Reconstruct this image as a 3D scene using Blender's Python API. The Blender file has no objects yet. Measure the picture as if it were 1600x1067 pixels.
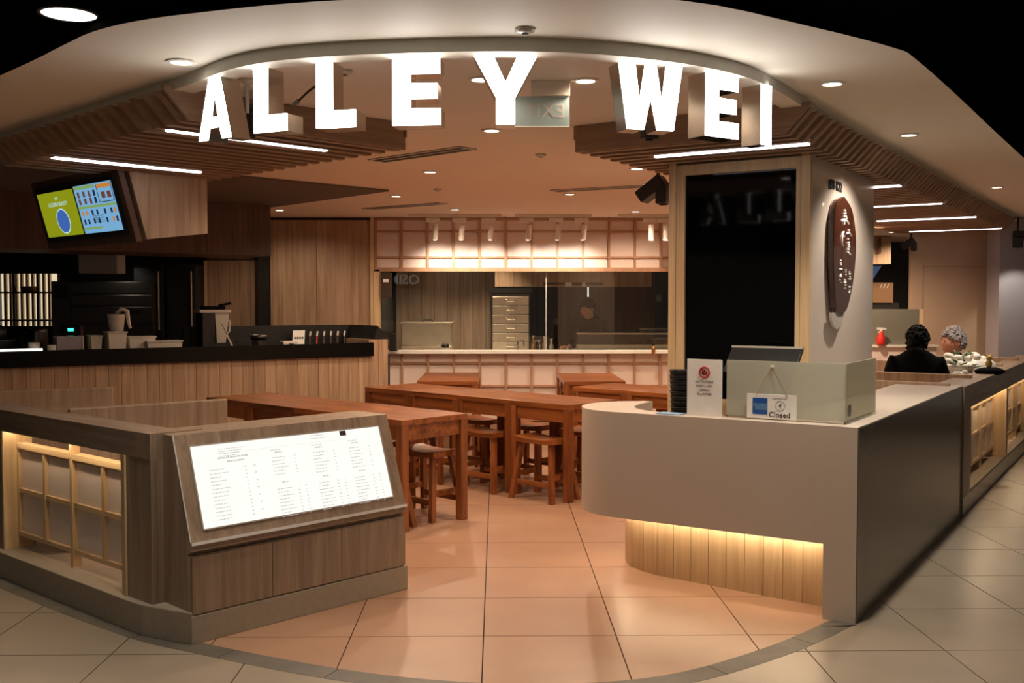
import bpy, bmesh, math, random
from mathutils import Vector, Matrix
random.seed(7)
SC = bpy.context.scene
COL = SC.collection
PI = math.pi
def rad(a): return a*PI/180

# ------------------------------------------------------------------ camera
FPX = 1600.0
cam = bpy.data.cameras.new('camera'); co = bpy.data.objects.new('camera', cam); COL.objects.link(co)
cam.sensor_fit = 'HORIZONTAL'; cam.sensor_width = 36.0; cam.lens = 36.0*FPX/1600.0
cam.clip_start = .05; cam.clip_end = 200
_a = math.atan(24/FPX); _p = math.atan(61.5/FPX)
_F = Vector((math.sin(_a)*math.cos(_p), math.cos(_a)*math.cos(_p), -math.sin(_p)))
_R = Vector((math.cos(_a), -math.sin(_a), 0)); _U = _R.cross(_F)
_M = Matrix((_R, _U, -_F)).transposed().to_4x4(); _M.translation = (0, 0, 1.51)
co.matrix_world = _M
SC.camera = co
# ------------------------------------------------------------------ world, exposure
wd = bpy.data.worlds.new('world'); SC.world = wd; wd.use_nodes = True
wd.node_tree.nodes['Background'].inputs[0].default_value = (.9, .76, .62, 1)
wd.node_tree.nodes['Background'].inputs[1].default_value = .092
SC.view_settings.view_transform = 'Standard'; SC.view_settings.look = 'None'
SC.view_settings.exposure = 0.42; SC.view_settings.gamma = 1.0
SC.view_settings.use_curve_mapping = False
SC.cycles.use_denoising = True
# light levels (the lamps themselves are built further down)
WARM = (1.0, .73, .51); SOFT = (1.0, .87, .72); NEUT = (1.0, .92, .79)
W_IN, W_SOFFIT, W_MALL, W_WASH, W_KITCHEN = 62, 62, 37, 15, 75

# ------------------------------------------------------------------ materials
MATS = {}
def srgb(r, g, b):
    def f(c):
        c /= 255.; return c/12.92 if c <= .04045 else ((c+.055)/1.055)**2.4
    return (f(r), f(g), f(b), 1)
def base(name):
    m = bpy.data.materials.new(name); m.use_nodes = True; MATS[name] = m
    nt = m.node_tree; return m, nt, nt.nodes['Principled BSDF']
def plain(name, c, rough=.5, metal=0, spec=.5, noise=0, nscale=20, bump=0, coat=0):
    m, nt, b = base(name)
    b.inputs['Base Color'].default_value = c; b.inputs['Roughness'].default_value = rough
    b.inputs['Metallic'].default_value = metal; b.inputs['Specular IOR Level'].default_value = spec
    b.inputs['Coat Weight'].default_value = coat
    tc = nt.nodes.new('ShaderNodeTexCoord'); n = nt.nodes.new('ShaderNodeTexNoise')
    n.inputs['Scale'].default_value = nscale; n.inputs['Detail'].default_value = 4
    nt.links.new(tc.outputs['Object'], n.inputs['Vector'])
    r = nt.nodes.new('ShaderNodeValToRGB')
    k = noise if noise else .03
    r.color_ramp.elements[0].position = .3; r.color_ramp.elements[1].position = .7
    r.color_ramp.elements[0].color = tuple(x*(1-k) for x in c[:3])+(1,)
    r.color_ramp.elements[1].color = tuple(min(1, x*(1+k)) for x in c[:3])+(1,)
    nt.links.new(n.outputs['Fac'], r.inputs['Fac']); nt.links.new(r.outputs['Color'], b.inputs['Base Color'])
    if bump:
        bp = nt.nodes.new('ShaderNodeBump'); bp.inputs['Strength'].default_value = bump; bp.inputs['Distance'].default_value = .01
        nt.links.new(n.outputs['Fac'], bp.inputs['Height']); nt.links.new(bp.outputs['Normal'], b.inputs['Normal'])
    return m
def emit(name, c, s):
    m = bpy.data.materials.new(name); m.use_nodes = True; MATS[name] = m
    nt = m.node_tree; nt.nodes.remove(nt.nodes['Principled BSDF'])
    e = nt.nodes.new('ShaderNodeEmission'); e.inputs[0].default_value = c; e.inputs[1].default_value = s
    nt.links.new(e.outputs[0], nt.nodes['Material Output'].inputs[0]); return m
def wood(name, c1, c2, axis='Z', rough=.5, rnd=.07, fine=22, coat=0):
    m, nt, b = base(name)
    tc = nt.nodes.new('ShaderNodeTexCoord'); mp = nt.nodes.new('ShaderNodeMapping')
    oi = nt.nodes.new('ShaderNodeObjectInfo')
    sc = [fine, fine, fine]; sc['XYZ'.index(axis)] = 1.1
    mp.inputs['Scale'].default_value = sc
    nt.links.new(tc.outputs['Object'], mp.inputs['Vector'])
    ad = nt.nodes.new('ShaderNodeVectorMath'); ad.operation = 'ADD'
    ml = nt.nodes.new('ShaderNodeMath'); ml.operation = 'MULTIPLY'; ml.inputs[1].default_value = 37.0
    nt.links.new(oi.outputs['Random'], ml.inputs[0])
    nt.links.new(mp.outputs[0], ad.inputs[0]); nt.links.new(ml.outputs[0], ad.inputs[1])
    n1 = nt.nodes.new('ShaderNodeTexNoise'); n1.inputs['Scale'].default_value = 1.0; n1.inputs['Detail'].default_value = 5
    n1.inputs['Distortion'].default_value = .7
    n2 = nt.nodes.new('ShaderNodeTexNoise'); n2.inputs['Scale'].default_value = 5.0; n2.inputs['Detail'].default_value = 2
    nt.links.new(ad.outputs[0], n1.inputs['Vector']); nt.links.new(ad.outputs[0], n2.inputs['Vector'])
    mx = nt.nodes.new('ShaderNodeMath'); mx.operation = 'MULTIPLY_ADD'; mx.inputs[1].default_value = .3
    nt.links.new(n2.outputs['Fac'], mx.inputs[0]); nt.links.new(n1.outputs['Fac'], mx.inputs[2])
    r = nt.nodes.new('ShaderNodeValToRGB'); r.color_ramp.elements[0].position = .42; r.color_ramp.elements[1].position = .86
    r.color_ramp.elements[0].color = c1; r.color_ramp.elements[1].color = c2
    nt.links.new(mx.outputs[0], r.inputs['Fac'])
    hs = nt.nodes.new('ShaderNodeHueSaturation')
    mr = nt.nodes.new('ShaderNodeMapRange'); mr.inputs['To Min'].default_value = 1-rnd; mr.inputs['To Max'].default_value = 1+rnd
    nt.links.new(oi.outputs['Random'], mr.inputs['Value']); nt.links.new(mr.outputs[0], hs.inputs['Value'])
    nt.links.new(r.outputs['Color'], hs.inputs['Color']); nt.links.new(hs.outputs['Color'], b.inputs['Base Color'])
    b.inputs['Roughness'].default_value = rough; b.inputs['Coat Weight'].default_value = coat
    bp = nt.nodes.new('ShaderNodeBump'); bp.inputs['Strength'].default_value = .12; bp.inputs['Distance'].default_value = .004
    nt.links.new(mx.outputs[0], bp.inputs['Height']); nt.links.new(bp.outputs['Normal'], b.inputs['Normal'])
    return m
def glass(name, tint, gloss=.06, rough=0.0):
    m = bpy.data.materials.new(name); m.use_nodes = True; MATS[name] = m
    nt = m.node_tree; nt.nodes.remove(nt.nodes['Principled BSDF'])
    t = nt.nodes.new('ShaderNodeBsdfTransparent'); t.inputs[0].default_value = tint
    g = nt.nodes.new('ShaderNodeBsdfGlossy'); g.inputs['Roughness'].default_value = rough
    fr = nt.nodes.new('ShaderNodeFresnel'); fr.inputs[0].default_value = 1.45
    ad = nt.nodes.new('ShaderNodeMath'); ad.operation = 'ADD'; ad.inputs[1].default_value = gloss; ad.use_clamp = True
    nt.links.new(fr.outputs[0], ad.inputs[0])
    mx = nt.nodes.new('ShaderNodeMixShader'); nt.links.new(ad.outputs[0], mx.inputs[0])
    nt.links.new(t.outputs[0], mx.inputs[1]); nt.links.new(g.outputs[0], mx.inputs[2])
    nt.links.new(mx.outputs[0], nt.nodes['Material Output'].inputs[0]); return m
def frosted(name, c, clear=.12):
    m = bpy.data.materials.new(name); m.use_nodes = True; MATS[name] = m
    nt = m.node_tree; nt.nodes.remove(nt.nodes['Principled BSDF'])
    tl = nt.nodes.new('ShaderNodeBsdfTranslucent'); tl.inputs[0].default_value = c
    df = nt.nodes.new('ShaderNodeBsdfDiffuse'); df.inputs[0].default_value = c
    tr = nt.nodes.new('ShaderNodeBsdfTransparent'); tr.inputs[0].default_value = c
    gl = nt.nodes.new('ShaderNodeBsdfGlossy'); gl.inputs['Roughness'].default_value = .18
    a = nt.nodes.new('ShaderNodeMixShader'); a.inputs[0].default_value = .5
    b = nt.nodes.new('ShaderNodeMixShader'); b.inputs[0].default_value = clear
    d = nt.nodes.new('ShaderNodeMixShader'); d.inputs[0].default_value = .07
    L = nt.links.new
    L(df.outputs[0], a.inputs[1]); L(tl.outputs[0], a.inputs[2]); L(a.outputs[0], b.inputs[1]); L(tr.outputs[0], b.inputs[2])
    L(b.outputs[0], d.inputs[1]); L(gl.outputs[0], d.inputs[2]); L(d.outputs[0], nt.nodes['Material Output'].inputs[0]); return m

plain('tile', srgb(174, 136, 110), .34, noise=.06, nscale=3)
plain('paver', srgb(160, 146, 128), .30, noise=.07, nscale=2.5)
plain('grout', srgb(70, 58, 48), .8)
plain('stone', srgb(104, 98, 88), .5, noise=.14, nscale=9)
plain('ceiling', srgb(232, 217, 203), .8, noise=.015, nscale=2)
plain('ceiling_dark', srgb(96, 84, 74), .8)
plain('soffit', srgb(228, 217, 200), .7, noise=.02, nscale=2)
plain('band', srgb(206, 203, 192), .6)
plain('black_ceiling', srgb(7, 7, 6), .9, spec=0)
plain('black', srgb(20, 19, 18), .45, noise=.1)
plain('black_stone', srgb(9, 9, 9), .3, spec=.2, noise=.2, nscale=60)
plain('dark_wall', srgb(34, 30, 27), .7)
plain('solid_surface', srgb(206, 192, 177), .38, noise=.05, nscale=260)
plain('side_shaded', srgb(112, 101, 86), .2, noise=.04, nscale=120)  # darker than the counter front: shade of outward faces put into the colour
plain('plinth', srgb(160, 148, 130), .55, noise=.06, nscale=30)
plain('white_panel', srgb(232, 216, 206), .7, noise=.012, nscale=4)
plain('white_paint', srgb(226, 222, 214), .5)
plain('white_plastic', srgb(222, 216, 206), .4)
plain('paper', srgb(236, 234, 230), .7)
plain('wall_beige', srgb(206, 178, 152), .22, noise=.02, nscale=3)
plain('wall_grey', srgb(168, 162, 166), .16, noise=.02)
plain('pillar_stone', srgb(214, 200, 188), .14, noise=.03, nscale=40)
plain('steel', srgb(222, 212, 196), .36, metal=1, noise=.06, nscale=8)
plain('steel_dark', srgb(92, 86, 80), .38, metal=1, noise=.1)
plain('chrome', srgb(215, 210, 205), .12, metal=1)
plain('brass', srgb(196, 150, 80), .3, metal=1)
plain('trim_glint', srgb(236, 234, 230), .28, metal=.3)  # near-white for the steel edge, reflected menu light put into its colour
plain('letter_return', srgb(200, 190, 178), .2, metal=1)
plain('black_glass', srgb(5, 5, 5), .05, spec=.2)
plain('red_plastic', srgb(200, 44, 36), .4)
plain('red', srgb(178, 40, 46), .5)
plain('blue', srgb(24, 84, 160), .5)
plain('ink', srgb(40, 38, 38), .6)
plain('grey_ink', srgb(120, 116, 114), .7)
plain('pale_ink', srgb(186, 182, 178), .7)
plain('light_blue', srgb(126, 170, 208), .5)
plain('leather', srgb(62, 44, 36), .5, noise=.12)
plain('skin', srgb(206, 150, 122), .5, noise=.03)
plain('lips', srgb(150, 80, 74), .5)
plain('eye', srgb(24, 20, 18), .2)
plain('hair_black', srgb(9, 8, 8), .7, spec=.15, noise=.4, nscale=60, bump=.6)
plain('hair_grey', srgb(140, 132, 132), .6, noise=.35, nscale=50, bump=.8)
plain('cloth_black', srgb(10, 10, 11), .9, spec=.1, noise=.1)
plain('cloth_grey', srgb(72, 70, 72), .85)
plain('bag_white', srgb(226, 220, 208), .35, noise=.05)
plain('petal', srgb(240, 234, 222), .6)
plain('leaf', srgb(48, 84, 44), .55, noise=.15)
plain('yellow_toy', srgb(206, 176, 90), .6)
plain('clear_plastic', srgb(190, 184, 174), .25, spec=.6)
plain('teal_paper', srgb(120, 170, 168), .6)
plain('pink', srgb(214, 96, 116), .6)
plain('cardboard', srgb(150, 116, 84), .8)
wood('oak', srgb(152, 122, 96), srgb(190, 162, 132), 'Z', .45)
wood('oak_x', srgb(152, 122, 96), srgb(190, 162, 132), 'X', .45)
wood('oak_grey', srgb(128, 108, 91), srgb(166, 144, 123), 'Z', .42)
wood('oak_grey_x', srgb(128, 108, 91), srgb(166, 144, 123), 'X', .42)
wood('oak_pale', srgb(196, 164, 124), srgb(222, 194, 152), 'Z', .45, .04)
wood('oak_pale_x', srgb(196, 164, 124), srgb(222, 194, 152), 'X', .45, .04)
wood('batten', srgb(164, 124, 94), srgb(182, 142, 110), 'Z', .5, .03)
wood('slat', srgb(138, 108, 86), srgb(166, 136, 110), 'X', .55, .05)
wood('teak', srgb(96, 50, 22), srgb(172, 104, 54), 'X', .34, .1, 16, .15)
wood('teak_z', srgb(92, 48, 22), srgb(164, 98, 52), 'Z', .36, .1, 16, .15)
wood('walnut', srgb(38, 18, 13), srgb(88, 48, 34), 'Z', .2, .02, 14, .5)
wood('dark_wood', srgb(70, 48, 38), srgb(104, 74, 58), 'Z', .5)
glass('glass', (.93, .95, .93, 1), .015)
glass('smoked_glass', (.62, .58, .54, 1), .05)
glass('clear_acrylic', (.9, .9, .88, 1), .05)
frosted('frost', (.73, .735, .655, 1), .42)
frosted('frost_grey', (.40, .40, .33, 1), .2)
frosted('frost_exit', (.62, .78, .82, 1), .25)
emit('letter_face', (1, .97, .93, 1), 8.0)
emit('menu_face', (1, .97, .91, 1), .78)
emit('menu_ink', (1, .95, .89, 1), .47)
emit('led', (1, .93, .93, 1), 5.0)
emit('led_warm', (1, .76, .48, 1), 24.0)
emit('led_base', (1, .80, .55, 1), 36.0)
emit('lens', (1, .86, .68, 1), 9.0)
emit('lens_cool', (1, .97, .84, 1), 4.0)
emit('bar_led', (1, .88, .78, 1), 2.2)
emit('glow_blue', (.6, .8, 1, 1), .9)
emit('tv_green', srgb(150, 158, 24), .62)
emit('tv_blue', srgb(128, 184, 226), .62)
emit('tv_strip', srgb(150, 190, 110), .5)
emit('tv_dark', srgb(40, 52, 84), .5)
emit('tv_brown', srgb(120, 74, 60), .55)
emit('tv_orange', srgb(214, 140, 60), .6)
emit('tv_white', srgb(190, 226, 220), .7)
emit('tv_oval', srgb(70, 110, 190), .6)
emit('shop_sign', (1, 1, 1, 1), .5)
emit('shop_back_glow', (1, .80, .56, 1), .75)
emit('green_led', (.05, 1, .6, 1), 1.5)

# ------------------------------------------------------------------ geometry helpers
class MB:
    def __init__(s): s.v = []; s.f = []; s.mi = []; s.m = 0
    def add(s, vs, fs):
        o = len(s.v); s.v += [tuple(p) for p in vs]; s.f += [tuple(i+o for i in f) for f in fs]; s.mi += [s.m]*len(fs); return s
    def box(s, x0, x1, y0, y1, z0, z1):
        return s.add([(x0,y0,z0),(x1,y0,z0),(x1,y1,z0),(x0,y1,z0),(x0,y0,z1),(x1,y0,z1),(x1,y1,z1),(x0,y1,z1)],
            [(3,2,1,0),(4,5,6,7),(0,1,5,4),(1,2,6,5),(2,3,7,6),(3,0,4,7)])
    def prism(s, poly, a0, a1, ax='z'):
        # poly in the plane; extruded along ax
        def P(p, a): return {'z': (p[0], p[1], a), 'y': (p[0], a, p[1]), 'x': (a, p[0], p[1])}[ax]
        n = len(poly); vs = [P(p, a0) for p in poly]+[P(p, a1) for p in poly]
        fs = [tuple(range(n-1, -1, -1)), tuple(range(n, 2*n))]+[(i, (i+1) % n, (i+1) % n+n, i+n) for i in range(n)]
        return s.add(vs, fs)
    def quadstrip(s, A, B):
        n = len(A); return s.add(list(A)+list(B), [(i, i+1, n+i+1, n+i) for i in range(n-1)])
    def hexa(s, b, t):   # 4 bottom, 4 top points
        return s.add(list(b)+list(t), [(3,2,1,0),(4,5,6,7),(0,1,5,4),(1,2,6,5),(2,3,7,6),(3,0,4,7)])
    def bar(s, p, q, w, d, up=(0,0,1)):
        p = Vector(p); q = Vector(q); t = (q-p).normalized(); u = Vector(up)
        if abs(t.dot(u)) > .98: u = Vector((0, 1, 0))
        x = t.cross(u).normalized(); y = x.cross(t).normalized()
        c = [(-1,-1),(1,-1),(1,1),(-1,1)]
        return s.hexa([p+x*a*w/2+y*b*d/2 for a, b in c], [q+x*a*w/2+y*b*d/2 for a, b in c])
    def tube(s, pts, r, n=8, cap=True):
        pts = [Vector(p) for p in pts]; rs = r if isinstance(r, (list, tuple)) else [r]*len(pts)
        vs = []; prev = None
        for i, p in enumerate(pts):
            t = (pts[min(i+1, len(pts)-1)]-pts[max(i-1, 0)]).normalized()
            if prev is None:
                a = Vector((0, 0, 1)) if abs(t.z) < .9 else Vector((1, 0, 0)); x = t.cross(a).normalized()
            else: x = (prev-t*prev.dot(t)).normalized()
            prev = x; y = t.cross(x)
            vs += [p+(x*math.cos(2*PI*k/n)+y*math.sin(2*PI*k/n))*rs[i] for k in range(n)]
        fs = [(i*n+k, i*n+(k+1) % n, (i+1)*n+(k+1) % n, (i+1)*n+k) for i in range(len(pts)-1) for k in range(n)]
        if cap: fs += [tuple(range(n-1, -1, -1)), tuple(range((len(pts)-1)*n, len(pts)*n))]
        return s.add(vs, fs)
    def lathe(s, prof, c=(0,0,0), n=20, caps=True):
        vs = []
        for r, z in prof: vs += [(c[0]+r*math.cos(2*PI*k/n), c[1]+r*math.sin(2*PI*k/n), c[2]+z) for k in range(n)]
        fs = [(i*n+k, i*n+(k+1) % n, (i+1)*n+(k+1) % n, (i+1)*n+k) for i in range(len(prof)-1) for k in range(n)]
        if caps and prof[0][0] > 1e-4: fs.append(tuple(range(n-1, -1, -1)))
        if caps and prof[-1][0] > 1e-4: fs.append(tuple(range((len(prof)-1)*n, len(prof)*n)))
        return s.add(vs, fs)
    def ball(s, c, rx, ry, rz, n=14, m=9, fn=None):
        vs = []
        for i in range(m+1):
            th = PI*i/m
            for k in range(n):
                ph = 2*PI*k/n; d = Vector((math.sin(th)*math.cos(ph), math.sin(th)*math.sin(ph), math.cos(th)))
                kf = fn(d) if fn else 1
                vs.append((c[0]+d.x*rx*kf, c[1]+d.y*ry*kf, c[2]+d.z*rz*kf))
        return s.add(vs, [(i*n+k, (i+1)*n+k, (i+1)*n+(k+1) % n, i*n+(k+1) % n) for i in range(m) for k in range(n)])
    def mesh(s, name, mats, smooth=False):
        me = bpy.data.meshes.new(name); me.from_pydata(s.v, [], s.f)
        for m in (mats if isinstance(mats, (list, tuple)) else [mats]): me.materials.append(MATS[m])
        if len(me.materials) > 1: me.polygons.foreach_set('material_index', s.mi)
        bm = bmesh.new(); bm.from_mesh(me); bmesh.ops.remove_doubles(bm, verts=bm.verts, dist=1e-6) if smooth else None
        bmesh.ops.recalc_face_normals(bm, faces=bm.faces); bm.to_mesh(me); bm.free()
        if smooth: me.polygons.foreach_set('use_smooth', [True]*len(me.polygons))
        return me
    def build(s, name, mats, parent=None, smooth=False, bevel=0):
        return link(name, s.mesh(name, mats, smooth), parent, bevel)
def link(name, me, parent=None, bevel=0, loc=None):
    o = bpy.data.objects.new(name, me); COL.objects.link(o)
    if parent: o.parent = parent
    if loc: o.location = loc
    if bevel:
        b = o.modifiers.new('bevel', 'BEVEL'); b.width = bevel; b.segments = 2; b.limit_method = 'ANGLE'; b.angle_limit = rad(40)
    return o
def tag(o, label, cat, group=None):
    o['label'] = label; o['category'] = cat
    if group: o['group'] = group
    return o
def thing(name, label, cat, loc=(0,0,0), rz=0, group=None):
    o = bpy.data.objects.new(name, None); COL.objects.link(o); o.empty_display_size = .1
    o.location = loc; o.rotation_euler = (0, 0, rad(rz)); return tag(o, label, cat, group)
def struct(o, label):
    o['kind'] = 'structure'; o['label'] = label; return o
def sempty(name, label, loc=(0,0,0), rz=0):
    o = bpy.data.objects.new(name, None); COL.objects.link(o); o.location = loc; o.rotation_euler = (0,0,rad(rz)); return struct(o, label)
def dup(root, loc, rz, label, group=None, rnd=None):
    r = root.copy(); COL.objects.link(r); r.location = loc; r.rotation_euler = (0, 0, rad(rz)); r['label'] = label
    if group: r['group'] = group
    for ch in list(root.children):
        c = ch.copy(); COL.objects.link(c); c.parent = r
        for g in list(ch.children):
            d = g.copy(); COL.objects.link(d); d.parent = c
    return r
def spot(name, loc, target, power, color, size=100, blend=.6, r=.04, parent=None):
    l = bpy.data.lights.new(name, 'SPOT'); l.energy = power; l.color = color; l.spot_size = rad(size); l.spot_blend = blend; l.shadow_soft_size = r
    o = bpy.data.objects.new(name, l); COL.objects.link(o)
    o.location = loc
    d = (Vector(target)-Vector(loc)); o.rotation_euler = d.to_track_quat('-Z', 'Y').to_euler()
    if parent: o.parent = parent; o.location = Vector(loc)-parent.location
    return o
def textmesh(body, size, align='CENTER', extrude=.0008, spacing=1.0, bold=0):
    c = bpy.data.curves.new('text', 'FONT'); c.body = body; c.size = size; c.align_x = align; c.align_y = 'CENTER'; c.extrude = extrude
    c.space_character = spacing; c.offset = bold; c.resolution_u = 3
    o = bpy.data.objects.new('text', c); COL.objects.link(o)
    me = bpy.data.meshes.new_from_object(o.evaluated_get(bpy.context.evaluated_depsgraph_get()))
    bpy.data.objects.remove(o); return me
def textobj(name, body, size, mat, M, parent=None, **k):
    me = textmesh(body, size, **k); me.name = name; me.materials.clear(); me.materials.append(MATS[mat])
    o = link(name, me, parent); o.matrix_local = M; return o
def catmull(P, n=4):
    out = []
    for i in range(len(P)-1):
        p0 = Vector(P[max(i-1, 0)]); p1 = Vector(P[i]); p2 = Vector(P[i+1]); p3 = Vector(P[min(i+2, len(P)-1)])
        for k in range(n):
            t = k/n
            out.append(.5*((2*p1)+(p2-p0)*t+(2*p0-5*p1+4*p2-p3)*t*t+(3*p1-p0-3*p2+p3)*t**3))
    out.append(Vector(P[-1])); return out
def interp(P, x):
    for a, b in zip(P, P[1:]):
        if a[0] <= x <= b[0]:
            t = (x-a[0])/max(1e-9, b[0]-a[0]); return a[1]+(b[1]-a[1])*t
    return P[0][1] if x < P[0][0] else P[-1][1]
# right wing frame: local x runs along the right shop front (s), local y inward (n)
RW = math.degrees(math.atan2(.8334, .5526))
def rw(s, n, z=0): return (.5526*s-.8334*n, .8334*s+.5526*n, z)
# ================================================================== SETTING
# ---- floor: restaurant tiles, curved dark stone border, mall pavers
CI = [tuple(p) for p in catmull([(-7.5,9.9),(-4.5,7.22),(-2.73,5.64),(-1.7,4.76),(-1.25,4.475),(-.65,4.175),(-.195,4.032),(.22,3.99),(.683,4.082),(1.153,4.389),(1.552,4.758),(1.75,5.03),(3.2,7.33),(8.0,14.7)], 5)]
def offset(C, d):
    out = []
    for i, p in enumerate(C):
        a = Vector(C[max(i-1, 0)]); b = Vector(C[min(i+1, len(C)-1)]); t = (b-a).normalized()
        out.append((p[0]+t.y*d, p[1]-t.x*d))
    return out
CO = offset(CI, .115)
def cell(x0, x1, y0, y1, C, inside):
    xs = {x0, x1}
    for a, b in zip(C, C[1:]):
        if x0 < a[0] < x1: xs.add(a[0])
        for yy in (y0, y1):
            if (a[1]-yy)*(b[1]-yy) < 0:
                x = a[0]+(b[0]-a[0])*(yy-a[1])/(b[1]-a[1])
                if x0 < x < x1: xs.add(x)
    xs = sorted(xs); pts = [(x, interp(C, x)) for x in xs]; runs = []; cur = []
    for x, c in pts:
        ok = c <= y1+1e-6 if inside else c >= y0-1e-6
        if ok: cur.append((x, c))
        elif cur: runs.append(cur); cur = []
    if cur: runs.append(cur)
    res = []
    for r in runs:
        if len(r) < 2 or r[-1][0]-r[0][0] < .004: continue
        lo = [(x, max(y0, c) if inside else y0) for x, c in r]; hi = [(x, y1 if inside else min(y1, c)) for x, c in r]
        poly = []
        for p in lo+hi[::-1]:
            if not poly or (Vector(p)-Vector(poly[-1])).length > 1e-4: poly.append(p)
        if (Vector(poly[0])-Vector(poly[-1])).length < 1e-4: poly.pop()
        # drop collinear points
        q = [p for i, p in enumerate(poly) if abs((p[0]-poly[i-1][0])*(poly[(i+1) % len(poly)][1]-p[1])-(p[1]-poly[i-1][1])*(poly[(i+1) % len(poly)][0]-p[0])) > 1e-9]
        if len(q) >= 3: res.append(q)
    return res
floor = struct(MB().box(-8, 9, -4, 17, -.06, -.010).build('floor', 'grout'), 'tiled restaurant and mall floor split by a curved dark stone border')
g = .0028
def tiles(name, mat, ox, oy, xr, yr, C, inside, keep):
    full = MB().box(-.3+g, .3-g, -.3+g, .3-g, -.012, 0).mesh(name, mat)
    for i in range(*xr):
        for j in range(*yr):
            x0 = ox+.6*i; y0 = oy+.6*j
            if not keep(x0+.3, y0+.3): continue
            ps = cell(x0+g, x0+.6-g, y0+g, y0+.6-g, C, inside)
            for p in ps:
                if len(ps) == 1 and len(p) == 4 and abs((p[1][0]-p[0][0])-(.6-2*g)) < 1e-3 and abs(max(q[1] for q in p)-min(q[1] for q in p)-(.6-2*g)) < 1e-3 and abs(p[0][1]-p[1][1]) < 1e-4 and abs(p[2][1]-p[3][1]) < 1e-4:
                    link(name, full, floor, loc=(x0+.3, y0+.3, 0))
                else: MB().prism(p, -.012, 0).build(name, mat, floor)
tiles('tile', 'tile', -.06, 4.58, (-8, 9), (-2, 12), CI, True, lambda x, y: x > -4.4 and y < 11.5 and x < 4.6)
tiles('paver', 'paver', 1.345, 4.36, (-9, 9), (-3, 13), CO, False, lambda x, y: x < 6.8 and y > 2.9)
# mall floor behind the camera
MB().box(-8, 9, -4, 2.56, -.012, -.001).build('floor_slab', 'paver', floor)
MB().box(4.75, 9, 2.57, 17, -.013, -.0105).build('floor_slab', 'paver', floor)
# border stones, about 0.6 m each
acc = 0; st = 0
for i in range(1, len(CI)):
    acc += (Vector(CI[i])-Vector(CI[i-1])).length
    if acc > .5 or i == len(CI)-1:
        if -3 < CI[i][0] < 2.6:
            a = [CI[k] for k in range(st, i+1)]; b = [CO[k] for k in range(st, i+1)]
            def shr(L, t=.004):
                L = list(L); d = (Vector(L[1])-Vector(L[0])).normalized(); L[0] = tuple(Vector(L[0])+d*t/2); d = (Vector(L[-2])-Vector(L[-1])).normalized(); L[-1] = tuple(Vector(L[-1])+d*t/2); return L
            MB().prism(shr(b)+shr(a)[::-1], -.012, .001).build('border_stone', 'stone', floor)
        st = i; acc = 0

# ---- ceilings
BAND = [tuple(p) for p in catmull([(-8,11.3),(-5,8.2),(-2.857,5.999),(-2.206,5.32),(-1.463,4.566),(-1.255,4.34),(-1.083,4.135),(-.9,3.99),(-.661,3.893),(-.369,3.833),(-.06,3.80),(.18,3.803),(.4,3.845),(.62,3.93),(.83,4.05),(1.037,4.232),(1.204,4.458),(1.37,4.72),(1.774,5.40),(2.547,6.60),(3.944,8.70),(5.974,11.70),(8.5,15.5)], 4)]
OUT = [tuple(p) for p in catmull([(-8,10.4),(-4,6.35),(-2.127,4.46),(-1.632,3.929),(-1.45,3.74),(-1.25,3.6),(-1.0,3.49),(-.6,3.36),(0,3.27),(.585,3.322),(1.088,3.619),(1.52,3.93),(1.684,4.12),(2.217,4.90),(2.939,5.98),(4.5,8.3),(8.5,14.3)], 4)]
xs = sorted(set([round(p[0], 3) for p in BAND]+[round(p[0], 3) for p in OUT])); xs = [x for x in xs if -7.9 <= x <= 8.4]
INN = offset(BAND, -.10)
m = MB(); m.quadstrip([(x, interp(INN, x), 2.45) for x in xs], [(x, 17, 2.45) for x in xs])
m.quadstrip([(x, interp(INN, x), 2.5) for x in xs], [(x, 17, 2.5) for x in xs])
struct(m.build('ceiling', 'ceiling'), 'pale plaster ceiling over the dining room')
m = MB(); m.quadstrip([(x, interp(OUT, x), 2.48) for x in xs], [(x, interp(BAND, x), 2.48) for x in xs])
struct(m.build('ceiling_soffit', 'soffit'), 'curved cream soffit above the shop entrance')
struct(MB().quadstrip([(x, interp(OUT, x), 2.48) for x in xs], [(x, interp(OUT, x), 2.522) for x in xs]).build('trim_3', 'black_ceiling'), 'black outer edge of the entrance soffit')
m = MB()
m.quadstrip([p+(2.43,) for p in BAND], [p+(2.482,) for p in BAND])
struct(m.build('trim_1', 'band'), 'grey curved fascia band behind the letters')
m = MB()
m.quadstrip([p+(2.43,) for p in BAND], [p+(2.43,) for p in INN]); m.quadstrip([p+(2.43,) for p in INN], [p+(2.452,) for p in INN])
struct(m.build('trim_2', 'soffit'), 'narrow underside strip the letters hang from')
struct(MB().box(-12, 12, -6, 17, 2.52, 2.56).build('ceiling_mall', 'black_ceiling'), 'black mall ceiling outside the shop')
struct(MB().prism([(-.9,8.62),(-1.85,7.70),(-3.3,6.3),(-7.5,10.6),(-7.5,12),(-4.4,12),(-2.28,10.18)], 2.435, 2.448).build('ceiling_bar', 'ceiling_dark'), 'dark painted ceiling panel over the bar')

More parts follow.
